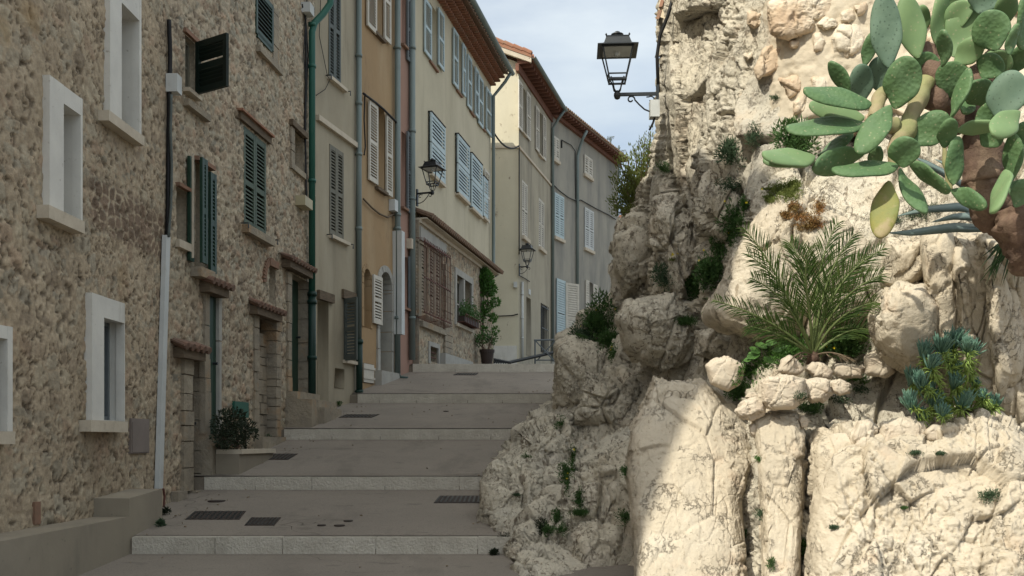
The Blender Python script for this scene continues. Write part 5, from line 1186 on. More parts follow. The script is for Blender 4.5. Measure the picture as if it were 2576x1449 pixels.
# ---------------- BVH for planting
vv=[];ff=[]
for V,Fq in rockgeo:
    off=len(vv); vv+=[tuple(v) for v in V]; ff+=[tuple(int(i)+off for i in f) for f in Fq]
bvh=BVHTree.FromPolygons(vv,ff)
def hit(px,py,default=9):
    d=Vector(((px-CX)/F,1,(HY-py)/F)).normalized(); r=bvh.ray_cast(Vector((0,0,0)),d)
    return r[0] if r[0] is not None else P3(px,py,default)
# ================= vegetation
def rv(rr): 
    while True:
        v=Vector((rr.uniform(-1,1),rr.uniform(-1,1),rr.uniform(-1,1)))
        if .05<v.length<1: return v
def leafq(mb,p,d,L_,w,rr,curl=.15):
    """single pointed leaf of four faces"""
    d=d.normalized(); s=d.cross(rv(rr)); 
    if s.length<1e-4: return
    s.normalize(); n=d.cross(s)
    a=p; b=p+d*L_*.45+s*w/2+n*curl*L_*.2; c=p+d*L_; e=p+d*L_*.45-s*w/2+n*curl*L_*.2
    k=len(mb.v); mb.v+=[tuple(a),tuple(b),tuple(c),tuple(e)]; mb.f+=[(k,k+1,k+2),(k,k+2,k+3)]
def tuft(name,c,r,m,label,cat='plant',n=260,L_=.05,w=.014,kind='bush',group=None,flowers=0,seed=0,flat=(1,1,1)):
    rr=random.Random(seed); mb=MB(); c=Vector(c)
    up=Vector((-.05,-.45,.9))
    if kind=='grass':
        for i in range(n):
            p=c+Vector((rr.gauss(0,.3)*flat[0],rr.gauss(0,.2)*flat[1],rr.gauss(0,.12)*flat[2]))*r; d=(rv(rr)*.9+up).normalized()
            L2=L_*rr.uniform(.5,1.2); s=d.cross(rv(rr)); s.normalize(); q=p+d*L2*.55; q2=q+(d+Vector((rr.uniform(-.5,.5),rr.uniform(-.5,.2),-.35))).normalized()*L2*.45
            k=len(mb.v); mb.v+=[tuple(p-s*w/2),tuple(p+s*w/2),tuple(q+s*w*.4),tuple(q-s*w*.4),tuple(q2)]; mb.f+=[(k,k+1,k+2,k+3),(k+3,k+2,k+4)]
    else:
        cl=[(c+Vector((a.x*flat[0],a.y*flat[1],a.z*flat[2]))*r*.75,r*rr.uniform(.25,.5)) for a in [rv(rr) for _ in range(max(5,int(n/45)))]]
        for i in range(n):
            q,qr=rr.choice(cl); dv=rv(rr); p=q+dv*qr; d=(dv+up*.5+rv(rr)*.6)
            leafq(mb,p,d,L_*rr.uniform(.6,1.3),w*rr.uniform(.7,1.3),rr)
        for q,qr in cl: mb.tube([c+Vector((0,.05,-r*.2)),c.lerp(q,.6)+Vector((0,0,.01)),q],[.006,.004,.002],4)
    o=mb.build(name,M[m],loc=c-Vector((0,0,r*.4))); tag(o,label,cat,group)
    if flowers:
        mb=MB()
        for i in range(flowers):
            p=c+Vector((rr.uniform(-1,1),-.9,rr.uniform(-.5,1.1)))*r; 
            for k in range(6):
                a=k*math.pi/3; d=Vector((math.cos(a),-.3,math.sin(a))); leafq(mb,p,d,.013,.009,rr)
        mb.build('flower',M['flower'],o)
    return o
G='green tufts growing in the cliff cracks'
T=[ # px,py,radius px,material,kind,n,label,flowers
(1892,342,22,'leafgrey','bush',260,'grey green tuft high on the shaded cliff below the long masonry joint',0),
(1948,250,20,'leafgrey','grass',90,'small wispy tuft under the masonry, highest on the sunlit wall',0),
(1995,355,46,'leaf','bush',600,'dark bushy tuft behind the leftmost cactus pads',0),
(1665,425,18,'leaf','bush',220,'small dark tuft near the upper left edge of the cliff',0),
(1835,390,34,'leafgrey','bush',420,'grey green patch spreading below a dark hollow of the cliff',0),
(1848,565,36,'leaf','bush',500,'long dark green tuft in the main cleft of the cliff',1),
(1806,615,22,'leaf','bush',260,'short green tuft midway down the main cleft',0),
(1668,697,28,'leafgrey','bush',380,'round grey green tuft on the smooth shaded column',0),
(1792,683,42,'leaf','bush',700,'large green clump with yellow flowers in the main cleft',3),
(1748,725,32,'leaf','bush',450,'dark clump below the flowering one in the main cleft',0),
(1720,812,34,'leaf','grass',420,'spiky green clump above the bulging boulder',0),
(1533,872,30,'leaf','bush',700,'tall dark green bush at the left foot of the cliff',1),
(1510,800,36,'leaf','bush',520,'loose green bush above the tall dark bush, against the grey house',1),
(1470,842,30,'leafgrey','bush',360,'small straggly bush left of the tall dark bush',1),
(1690,655,12,'leafyellow','grass',40,'thin yellow flowered stems on the shaded cliff near its left edge',4),
(1840,470,30,'leafgrey','bush',300,'grey tuft on the ledge left of the yellow green moss',0),
(1930,478,14,'leafyellow','grass',120,'low yellowish tuft left of the moss cushion',1),
(1428,1190,24,'leaf','bush',320,'dark tuft in the crack of the shaded lower rocks',1),
(1458,1290,26,'leaf','grass',300,'grassy tuft between the shaded lower rocks and the big slab',0),
(1362,1330,24,'leafdark','bush',320,'dark tuft beside the grey stone near the lowest step',0),
(1575,1300,22,'leaf','bush',240,'green tuft touching the left edge of the big slab',0),
(1573,1185,18,'leaf','bush',200,'upper green tuft touching the left edge of the big slab',0),
(1405,1330,18,'leaf','bush',180,'small leafy sprig among the lowest shaded rocks',0),
(1325,1145,12,'leaf','bush',130,'tiny tuft on the hump beside the third step',0),
(1300,1245,14,'leafgrey','grass',110,'thin grassy tuft on the outcrop beside the second step',0),
(1412,1062,16,'leaf','bush',150,'thin hanging green tuft on the shaded rock beside the fourth step',0),
(1228,1340,14,'leafdark','bush',150,'small dark weed where the leftmost outcrop meets the paving',0),
(1270,1352,14,'leafdark','bush',150,'small dark weed under the outcrop, right of its neighbour weed',0),
(2023,1375,20,'leafbright','bush',360,'vertical strip of fresh weeds in the deep crack right of the pillar slab',3),
(2095,1327,16,'leafgrey','grass',110,'small rosette of grey green leaves low on the lower right mass',0),
(2298,1140,18,'leafgrey','grass',130,'thin tuft below the wide flat pale stone',0),
(2362,1142,16,'leafgrey','grass',100,'thin tuft below the little round white stone',0),
(2272,1278,10,'leaf','grass',90,'tiny tuft in the middle of the lower right mass',0),
(2487,1245,22,'leafgrey','bush',220,'dry grey tuft near the right edge in a hollow of the rock',0),
(1908,1155,9,'leafbright','bush',90,'tiny green sprout in the crack left of the pillar slab, upper one',0),
(1918,1290,18,'leafgrey','bush',160,'grey weed in the crack left of the pillar slab, lower one',0),
(1940,1418,16,'leaf','bush',140,'low weed at the foot of the pillar slab',0),
(1875,1345,14,'leaf','bush',130,'small weed at the right edge of the big slab',0),
(2035,1030,26,'leaf','bush',380,'green weed under the brownish rounded stone',0),
(2150,952,24,'leafbright','bush',260,'leafy weed with round leaves right of the pale stones',0),
(1860,985,30,'leaf','bush',420,'trailing green weed left of the large squared stone',0),
(1995,895,40,'leafbright','bush',500,'low fresh weeds at the foot of the palm',1),
(2125,860,44,'leaf','bush',900,'dark grassy clump with yellow flowers right of the palm stem',3),
(2150,330,14,'leafyellow','grass',90,'dry wispy stems behind the curved cactus pads',0),
]
for k,(px,py,r,m,kd,n,lb,fl) in enumerate(T):
    p=hit(px,py); s=p.y/F; r=r*1.3; n=int(n*1.35); rr_=r*s
    tuft('rock_plant' if 'moss' not in lb else 'moss_cushion',p+Vector((0,-rr_*.35,0)),rr_,m,lb,'plant',int(n*1.9),(max(.018,rr_*.25) if not ('moss' in lb or 'mat' in lb.split()) else .02),max(.005,rr_*.068) if kd=='bush' else .005,kd,G if 'tuft' in lb else 'wild plants among the rocks',fl,300+k,(1.5,.6,.35) if ('moss' in lb or 'stonecrop' in lb) else (1,.7,1.5 if 'vertical' in lb or 'long' in lb or 'tall' in lb else .9))
def carpet(name,blobs,m,label,n,L_,w,seed,cat='plant',flowers=0,lift=.006):
    rr=random.Random(seed); mb=MB(); kd_='stuff' if name in ('undergrowth','crevice_creeper') else None; c0=hit(blobs[0][0],blobs[0][1]); ref=c0.y
    for i in range(n):
        x,y,rx,ry=rr.choice(blobs); p=hit(x+rr.gauss(0,.45)*rx,y+rr.gauss(0,.45)*ry)
        if abs(p.y-ref)>1.2: continue
        for k in range(3):
            q=p+Vector((rr.uniform(-.01,.01),-lift-rr.uniform(0,.02),rr.uniform(0,.02))); leafq(mb,q,rv(rr)+Vector((0,-.6,.5)),L_*rr.uniform(.6,1.3),w*rr.uniform(.7,1.3),rr)
    o=mb.build(name,M[m],loc=c0); tag(o,label,cat,None if kd_ else 'wild plants among the rocks',kd_)
    for i in range(flowers):
        fb=MB(); x,y,rx,ry=rr.choice(blobs); p=hit(x+rr.uniform(-.6,.6)*rx,y+rr.uniform(-.6,.6)*ry)+Vector((0,-.05,.03))
        for k in range(6):
            a=k*math.pi/3; leafq(fb,p,Vector((math.cos(a),-.3,math.sin(a))),.015,.011,rr)
        fb.build('flower',M['flower'],o)
carpet('moss_cushion',[(1958,480,28,18),(1985,492,30,20),(1935,505,14,10),(1995,470,16,12)],'leafyellow','yellow green moss cushion on top of the sunlit rock',1500,.022,.007,901)
carpet('stonecrop_mat',[(1995,525,16,12),(2012,548,36,16),(2045,560,26,14),(2060,525,14,20),(2030,575,40,8),(1975,545,14,8)],'leafrust','rust coloured stonecrop mat above the palm',1500,.018,.006,902)
carpet('undergrowth',[(1880,940,28,22),(1910,915,40,26),(1945,890,40,22),(1990,885,40,16),(1855,985,18,22),(2070,885,36,14),(2120,885,40,16)],'leafbright','fresh low undergrowth spreading around the palm foot',1300,.03,.011,903,flowers=2)
carpet('undergrowth',[(2015,1005,20,14),(2045,1030,26,12),(2110,1010,30,10),(2160,985,26,10)],'leafgrey','thin weeds along the foot of the row of pale stones',420,.024,.006,904)
carpet('undergrowth',[(2240,560,30,10),(2300,545,40,14),(2350,530,30,12)],'leafgrey','wispy growth on the rock behind the agave leaves',420,.03,.005,905)
carpet('crevice_creeper',[(1858,560,10,26),(1838,600,12,24),(1812,640,12,24),(1790,690,26,22),(1760,735,18,24),(1745,780,14,22),(1870,520,8,20)],'leaf','green creeper filling the long cleft down the shaded cliff',1500,.034,.010,906,flowers=4)
carpet('crevice_creeper',[(1440,1160,8,40),(1425,1210,8,36),(1455,1260,10,30),(1400,1300,12,18),(1375,1335,14,14)],'leaf','creeper trailing down the cracks of the shaded lower rocks',620,.03,.009,907,flowers=3)
carpet('crevice_creeper',[(1490,800,20,24),(1515,850,18,40),(1540,890,14,30),(1465,845,18,12)],'leaf','creeper spilling over the rock against the far houses',700,.036,.011,908,flowers=3)
# pale green shrub behind the cliff edge
rr=random.Random(91); c=P3(1592,470,13.4); s_=empty('shrub',c-Vector((0,0,.5)),'airy yellow green shrub leaning out behind the cliff edge against the sky','shrub')
mb=MB(); tw=MB(); tips=[]
for (x,y) in ((1560,400),(1548,440),(1575,395),(1600,372),(1622,350),(1612,400),(1590,430),(1555,480),(1542,500),(1570,470),(1550,530),(1575,525),(1605,450),(1635,385),(1640,335),(1560,445),(1598,500),(1620,430),(1580,420),(1640,365)):
    q=P3(x+rr.uniform(-4,4),y+rr.uniform(-5,5),rr.uniform(13,13.7)); base=P3(1610,545,13.6); tw.tube([base,base.lerp(q,.5)+Vector((0,0,-.04)),q],[.02,.012,.004],5); tips.append((base,q))
for i in range(5200):
    b_,q=rr.choice(tips); t=rr.uniform(.35,1.02); p=b_.lerp(q,t)+rv(rr)*.09; leafq(mb,p,(q-b_).normalized()+rv(rr)*.9+Vector((0,0,.4)),rr.uniform(.03,.065),.016,rr)
tw.build('branches',M['bark'],s_); mb.build('crown',M['leafyellow'],s_)
# climber and pot by house 6
rr=random.Random(33); mb=MB(); pc=P3(1222,800,27.2); v_=empty('climbing_plant',P3(1205,905,27.2),'leafy green climber hanging at the far end of the stone ground floor','climbing plant')
for (x,y,r,n) in ((1216,705,.27,900),(1205,725,.22,500),(1232,728,.18,380),(1245,760,.12,160),(1225,770,.14,200),(1212,790,.16,200),(1240,800,.10,130),(1247,830,.08,70),(1215,830,.10,110),(1218,690,.16,300)):
    q=P3(x,y,27.0)
    for i in range(n):
        a=rv(rr); leafq(mb,q+a*r,a+rv(rr)*.7+Vector((0,0,.2)),rr.uniform(.06,.11),.045,rr)
mb.build('leaves',M['leafbright'],v_)
mb=MB(); 
for (x0,x1) in ((1206,1210),(1212,1216),(1203,1226)): mb.tube([P3(x0,910,27.1),P3(x0+3,840,27.1),P3(x1,770,27.1),P3(x1+4,705,27.0)],[.03,.025,.02,.01],6)
mb.build('stems',M['bark'],v_)
q=P3(1225,912,26.3); q.z=gz(26.3); pr_=empty('potted_plant',q,'dark brown flower pot with a leafy shrub standing above the top step','potted plant')
mb=MB(); hh=.40; mb.lathe(q,[(.13,0),(.185,hh-.07),(.20,hh-.07),(.205,hh),(.175,hh),(.165,hh-.04)],20); mb.build('pot',M['pot'],pr_)
mb=MB(); mb.lathe(q,[(.001,hh-.05),(.168,hh-.05),(.168,hh-.045),(.001,hh-.04)],16); mb.build('soil',M['soil'],pr_)
mb=MB(); tw=MB()
for i in range(12):
    a=rv(rr); t=q+Vector((a.x*.3,a.y*.2,hh+.18+abs(a.z)*.3)); tw.tube([q+Vector((0,0,hh-.05)),q.lerp(t,.5)+Vector((0,0,.1)),t],[.012,.009,.004],5)
    for j in range(34): b_=rv(rr); leafq(mb,t+b_*.12,b_+Vector((0,0,.3)),rr.uniform(.05,.09),.04,rr)
tw.build('stems',M['bark'],pr_); mb.build('leaves',M['leaf'],pr_)
rr=random.Random(51); a,b,c_,d_,_=og['p']; wb=empty('window_box',GW.P((a+b)/2,c_,.15),'row of potted greenery behind the iron guard of the ground floor window','window box')
mb=MB(); GW.box(mb,a+.05,b-.05,.06,.22,c_+.03,c_+.18); mb.build('trough',M['pot'],wb); mb=MB()
for i in range(900):
    t=rr.random(); q=GW.P(lerp(a,b+.1,t),c_+.22,.16)+Vector((rr.gauss(0,.07),rr.gauss(0,.07),abs(rr.gauss(0,.16))-.06)); leafq(mb,q,rv(rr)+Vector((0,0,.5)),rr.uniform(.06,.11),.03,rr)
mb.build('leaves',M['leaf'],wb)
# planter trough of house 2 with spiky plants
a,b,c,d,_=D['B']; p0=W2.P(a,0); 
pl=empty('planter',W2.P(b+.3,c-.45,.3),'low rendered planter with dark shrubs beside the green door','planter')
ua=W2.u(517,.0);ub=W2.u(600,.0)+.15; zt=W2.z(560,1131,.3)
mb=MB(); W2.box(mb,ua,ub,.135,.46,zt-.055,zt); mb.build('coping',M['sill'],pl)
mb=MB(); W2.box(mb,ua,ub-.02,.13,.43,zt-.75,zt-.056); mb.build('trough',M['plinth'],pl)
mb=MB(); tw=MB(); rr=random.Random(66)
for (x,y,r,n) in ((570,1062,.16,520),(592,1052,.12,360),(600,1085,.13,380),(575,1095,.16,420),(560,1100,.12,260),(622,1075,.10,220),(585,1110,.14,260),(632,1092,.08,120)):
    u=W2.u(x,.3); q=W2.P(u,W2.z(x,y,.3),.3)
    tw.tube([W2.P(ua+.25,zt,.3),q.lerp(W2.P(ua+.3,zt,.3),.4),q],[.01,.008,.004],5)
    for i in range(n): a_=rv(rr); leafq(mb,q+Vector((a_.x*r*1.1,a_.y*r,a_.z*r)),a_+rv(rr)*.5+Vector((0,0,.2)),rr.uniform(.03,.055),.02,rr)
mb.build('leaves',M['leafdark'],pl); tw.build('stems',M['bark'],pl)
mb=MB()
q=W2.P(W2.u(618,.5),W2.z(618,1085,.5),.5); pts=[q+Vector((.0,0,-.02*i-.36*(i/11)**1.2)) for i in range(12)]
q2=onstreet(624,1163)
mb.tube([W2.P(W2.u(612,.4),zt+.05,.4),q,Vector((q2.x-.03,q2.y,q.z-.15)),q2+Vector((-.03,0,.03)),q2+Vector((.12,-.02,.02))],[.012]*5,6)
for i in range(210):
    t=rr.random(); p=Vector((q2.x-.03,q2.y,lerp(q.z,q2.z+.03,t)))+rv(rr)*.02 if rr.random()<.7 else q2+Vector((rr.uniform(-.03,.14),0,.03)); leafq(mb,p,rv(rr)+Vector((0,-.3,.5)),.06,.013,rr)
tag(mb.build('trailing_succulent',M['leafdark'],loc=q2),'dark spiky succulent trailing over the planter edge down to the paving','plant')
for k,(px,py,r,lb,mt) in enumerate(((665,1105,20,'small green weeds at the wall foot right of the planter','leafgrey'),(404,1318,12,'dry weed by the raised end of the grey plinth, nearer one','leafgrey'),(416,1290,10,'dry weed behind the raised end of the grey plinth','leafdark'),(832,1028,12,'low weed at the foot of the cream house beside the drainpipe','leaf'),(850,1018,10,'small weed at the wall foot left of the fourth step','leaf'),(1242,1392,9,'tiny weed at the right end of the lowest riser','leafdark'))):
    q=onstreet(px,py+r*.5); s=q.y/F; tuft('weed',q+Vector((0,0,r*s*.7)),r*s,mt,lb,'weed',240,.035,.011,'bush','weeds along the paving edges',0,700+k,(1.3,1,.7))
# street iron covers
def cover(quad,label,slots=0,name='drain_cover',cat='drain cover',group='rusty iron covers set in the paving'):
    P=[onstreet(*q) for q in quad]; o=sum(P,Vector())/4; z=Vector((0,0,.006)); mb=MB(); t=Vector((0,0,.004))
    mb.hexa([p+Vector((0,0,-.02)) for p in P]+[p+z for p in P]); r=mb.build(name,M['coverm'],loc=o); tag(r,label,cat,group)
    mb=MB()
    n=slots or 7
    for i in range(n):
        f=lambda a,b_:(P[0].lerp(P[1],a)).lerp(P[3].lerp(P[2],a),b_)+z
        a0=(i+.12)/n;a1=(i+.55)/n; mb.hexa([f(a0,.08),f(a1,.08),f(a1,.92),f(a0,.92)]+[q+t for q in (f(a0,.08),f(a1,.08),f(a1,.92),f(a0,.92))])
    mb.build('ribs',M['iron'] if slots else M['coverm'],r); return r
cover([(466,1308),(602,1308),(619,1287),(490,1287)],'wide rusty cover nearest the left wall between the first two risers',10)
cover([(615,1323),(690,1323),(707,1303),(632,1303)],'smaller square rusty cover right of the wide one',8)
cover([(640,1157),(725,1157),(750,1142),(655,1142)],'rusty cover on the second landing beside the planter',9)
cover([(852,1051),(935,1051),(955,1043),(870,1043)],'rusty cover on the third landing near the cream house',9)
cover([(1091,1266),(1222,1266),(1224,1248),(1106,1248)],'slotted drain grate beside the rock between the first two risers',11,'drain_grate','drain grate')
cover([(1140,944),(1196,944),(1204,939),(1150,939)],'rusty cover on the top landing below the last riser',8)
cover([(1344,1033),(1388,1033),(1392,1026),(1356,1026)],'cover half hidden by the rock on the third landing',8)
for k,(px,py,w,lb) in enumerate(((545,1261,22,'round sunken cover above the wide rusty cover'),(809,1322,11,'small round plug, leftmost of three in the paving'),(854,1323,14,'small round plug, middle of three in the paving'),(876,1311,12,'small round plug, uppermost of three in the paving'),(1122,1035,7,'tiny oval plug on the third landing'),(1180,1060,0,''))):
    if not w: continue
    q=onstreet(px,py); r=w*q.y/F; mb=MB(); mb.lathe(q,[(r,-.01),(r,.006),(r*.9,.010),(r*.2,.010)],20); tag(mb.build('round_cover',M['coverm'],loc=q),lb,'drain cover','small round covers in the paving')
rr=random.Random(404); mb=MB(); first=None
for i in range(170):
    ed=rr.random()<.75
    y=rr.uniform(8.6,22); xr={0:-.25}.get(0); lo=-3.5+max(0,(y-12))*.13; hi=-.2+max(0,(y-9))*.10
    x=(lo+abs(rr.gauss(0,.18))) if ed and rr.random()<.6 else ((hi-abs(rr.gauss(0,.25))) if ed else rr.uniform(lo,hi))
    p=Vector((x,y,gz(y)+.004)); first=first or p
    if rr.random()<.5:
        s=rr.uniform(.006,.016); mb.lathe(p,[(s*.7,0),(s,s*.4),(s*.5,s*.8)],5,rot=rr.uniform(0,6))
    else: leafq(mb,p+Vector((0,0,.004)),Vector((rr.uniform(-1,1),rr.uniform(-1,1),.1)),rr.uniform(.025,.05),.018,rr)
tag(mb.build('grit',M['soil'],loc=first),'scattered grit and dry leaves on the paving','litter',None,'stuff')
# ================= palm
pb=hit(2045,893); pb=P3(2045,896,7.75); palm=empty('palm',pb,'young date palm growing from the rock ledge among loose stones','palm')
rr=random.Random(5)
fr=[((1985,830),(1900,785),(1795,755),7.4),((1985,740),(1930,640),(1872,575),7.5),((2000,760),(1950,680),(1880,640),7.3),((2005,790),(1960,730),(1890,700),7.2),((2035,740),(2020,650),(1985,610),7.8),((2050,720),(2062,640),(2108,560),7.7),((2060,740),(2095,650),(2150,590),7.6),((2075,750),(2130,670),(2225,625),7.5),((2080,780),(2140,720),(2222,690),7.3),((2085,810),(2140,770),(2205,760),7.4),((2040,750),(2010,690),(2040,620),7.3),((1990,850),(1930,830),(1880,820),7.5),((2100,840),(2150,820),(2190,830),7.8),((2065,760),(2110,700),(2180,640),7.9)]
for k,(a,b,c,dt) in enumerate(fr):
    A=P3(*a,lerp(7.7,dt,.4));B=P3(*b,lerp(7.7,dt,.75));E=P3(*c,dt); pts=[]; 
    ctrl=[pb,A,B,E]
    for i in range(25):
        t=i/24; pts.append(pb*(1-t)**3+A*3*t*(1-t)**2*1.0+B*3*t*t*(1-t)+(E+(E-B)*.03)*t**3)
    st=MB(); st.tube(pts,[lerp(.013,.003,i/24) for i in range(25)],6)
    f=st.build('frond',M['palmstem'],palm,True)
    mb=MB(); cnt=36
    for j in range(cnt):
        t=lerp(.22,.99,j/cnt); i=min(23,int(t*24)); p=pts[i].lerp(pts[i+1],t*24-i); d=(pts[i+1]-pts[i]).normalized()
        side=d.cross(Vector((0,-1,0))); side.normalize()
        Lf=(.25 if k else .2)*math.sin(math.pi*min(1,.22+t*.72))**.8*rr.uniform(.85,1.1)
        for s in (-1,1):
            dr=(d*rr.uniform(.75,1.0)+side*s*rr.uniform(.45,1.0)+Vector((0,rr.uniform(-.5,.15),.22))).normalized()
            wv=dr.cross(Vector((rr.uniform(-.4,.4),-1,rr.uniform(-.4,.4))))*.0042
            m_=p+dr*Lf*.5+Vector((0,0,.005)); e_=p+dr*Lf-Vector((0,0,Lf*.08)); nn=wv.cross(dr).normalized()*.0025
            q=len(mb.v); mb.v+=[tuple(p-wv*.5),tuple(p+nn),tuple(p+wv*.5),tuple(m_-wv),tuple(m_+nn),tuple(m_+wv),tuple(e_)]
            mb.f+=[(q,q+1,q+4,q+3),(q+1,q+2,q+5,q+4),(q+3,q+4,q+6),(q+4,q+5,q+6)]
    mb.build('leaflets',M['palm'],f)
for (x,y,dt) in ((1965,935,7.45),(2140,905,7.5),(1990,905,7.4)):
    E=P3(x,y,dt); A=pb.lerp(E,.5)+Vector((0,0,.08)); pts=[pb*(1-t)**2+A*2*t*(1-t)+E*t*t for t in [i/12 for i in range(13)]]
    mb=MB(); mb.tube(pts,[.006]*12+[.002],5)
    for j in range(26):
        i=rr.randrange(4,12); dr=(pts[i+1]-pts[i]).normalized(); leafq(mb,pts[i],dr+rv(rr)*.6+Vector((0,0,-.3)),rr.uniform(.06,.13),.007,rr)
    mb.build('dead_frond',M['wood'],palm)
mb=MB(); mb.tube([pb+Vector((0,.02,-.06)),pb,pb+Vector((0,0,.10))],[.05,.045,.02],9); mb.build('trunk',M['bark'],palm,True)
# broad leaf weed
mb=MB(); rr=random.Random(8)
for (x,y,r) in ((1895,893,.055),(1915,868,.05),(1940,862,.045),(1932,905,.045),(1900,880,.05),(1955,880,.035),(1880,905,.03),(1975,870,.03)):
    p=P3(x,y,7.7); nn=(Vector((rr.uniform(-.5,.3),-.6,.7))).normalized(); s=nn.orthogonal().normalized(); t=nn.cross(s); k=len(mb.v); mb.v.append(tuple(p-nn*.008))
    for j in range(12):
        a=j*math.pi/6; mb.v.append(tuple(p+(s*math.cos(a)+t*math.sin(a))*r*rr.uniform(.85,1.1)))
    for j in range(12): mb.f.append((k,k+1+j,k+1+(j+1)%12))
    mb.tube([P3(1930,925,7.8),p],[.004,.003],4)
tag(mb.build('broad_leaf_weed',M['leafbright'],loc=P3(1930,925,7.8)),'bright green weed with broad round leaves left of the palm foot','weed')
# ================= blue succulent
sp=P3(2400,1050,7.15); sn=empty('succulent',sp,'sprawling blue green succulent with finger leaves on the rock ledge at the right','succulent'); rr=random.Random(12)
def g7(a,b): return (1744.2+.4168*a,536.7+.4168*b)
ros=[(1400,840,1.1),(1500,800,1.1),(1560,775,1.2),(1655,830,1.1),(1590,925,.8),(1395,1020,1.1),(1330,990,1.0),(1340,1150,1.15),(1450,1130,1.0),(1610,1140,1.1),(1790,1130,.8),(1440,900,.9),(1570,1010,.9),(1680,1010,.6),(1380,1210,.8),(1500,1190,.8),(1730,1080,.6),(1450,1045,.8),(1640,790,.8),(1540,860,.9)]
for i,(a,b,s) in enumerate(ros):
    x,y=g7(a+(a-1560)*.12,b+45); p=P3(x,y,6.95+rr.uniform(-.1,.15)); mb=MB(); ax=Vector((rr.uniform(-.25,.25),-.35,.9)).normalized()
    for j in range(64):
        d=(ax*rr.uniform(.7,1.5)+rv(rr)*.75).normalized(); L_=rr.uniform(.07,.125)*s; c0=p+rv(rr)*.012; t=c0+d*L_+ax*L_*.2
        mb.tube([c0,c0.lerp(t,.5)+ax*-.003,c0.lerp(t,.85),t],[.004,.0062,.0055,.0015],5)
    r=mb.build('rosette',M['senecio'],sn,True)
    st=MB(); q=P3(2400+rr.uniform(-60,60),1040,7.2); st.tube([q,q.lerp(p,.5)+Vector((rr.uniform(-.05,.05),-.05,.03)),p],[.007,.006,.005],5)
    for j in range(60):
        t=rr.uniform(.55,1.0); c0=q.lerp(p,t)+Vector((0,-.03,.0)); d=(rv(rr)+Vector((0,-.5,-.1))).normalized(); e_=c0+d*rr.uniform(.05,.09); st.tube([c0,c0.lerp(e_,.5)+Vector((0,0,.012)),e_],[.003,.0045,.001],4)
    st.build('lower_leaves',M['senstem'],sn,True)
# ================= agave + dark strappy plant under the cactus
def blade_leaf(pts,w,m,par,name='leaf',th=.012,up=Vector((0,0,1))):
    mb=MB(); n=16; P=[]
    for i in range(n+1):
        t=i/n; k=t*(len(pts)-1); j=min(len(pts)-2,int(k)); P.append(pts[j].lerp(pts[j+1],k-j))
    for i in range(n+1):
        t=i/n; d=(P[min(n,i+1)]-P[max(0,i-1)]).normalized(); s=d.cross(up); s=s.normalized() if s.length>1e-4 else Vector((1,0,0)); nn=s.cross(d); ww=w*(1-t**2.2)*(.55+.45*min(1,t*4))+.001
        sd=(nn*1.0+s*.3).normalized(); fr_=sd.cross(d)
        mb.v+=[tuple(P[i]-sd*ww/2),tuple(P[i]+fr_*th*(1-t)*.8),tuple(P[i]+sd*ww/2),tuple(P[i]-fr_*th*(1-t)*.8)]
    for i in range(n):
        for k in range(4): mb.f.append((4*i+k,4*i+(k+1)%4,4*i+4+(k+1)%4,4*i+4+k))
    return mb.build(name,M[m],par,True)
ag=empty('agave',P3(2510,590,6.9),'grey green agave with long sword leaves lying across the rock under the cactus','agave')
for l in ([P3(2500,575,6.9),P3(2400,572,6.6),P3(2290,586,6.5),P3(2228,586,6.5)],[P3(2500,560,7),P3(2420,520,6.8),P3(2330,527,6.7),P3(2250,545,6.7)],[P3(2470,500,7),P3(2400,450,6.9),P3(2330,410,6.9),P3(2300,395,6.9)],[P3(2480,480,7.1),P3(2420,430,7.1),P3(2350,400,7.2)],[P3(2510,570,6.9),P3(2460,545,6.7),P3(2400,545,6.6),P3(2340,560,6.6)]):
    blade_leaf(l,.075,'agave',ag)
dk=empty('strappy_plant',P3(2560,640,6.9),'dark strap leaved plant in the shadow under the cactus trunk','plant'); rr=random.Random(4)
for i in range(46):
    a=P3(2545+rr.uniform(-25,30),620+rr.uniform(-25,20),6.95); e_=P3(2500+rr.uniform(-40,110),660+rr.uniform(-15,60),6.8+rr.uniform(-.1,.2)); m_=a.lerp(e_,.5)+Vector((0,-.05,.06)); blade_leaf([a,m_,e_],.018,'leaf' if i%3 else 'leafgrey',dk,'leaf',.003)
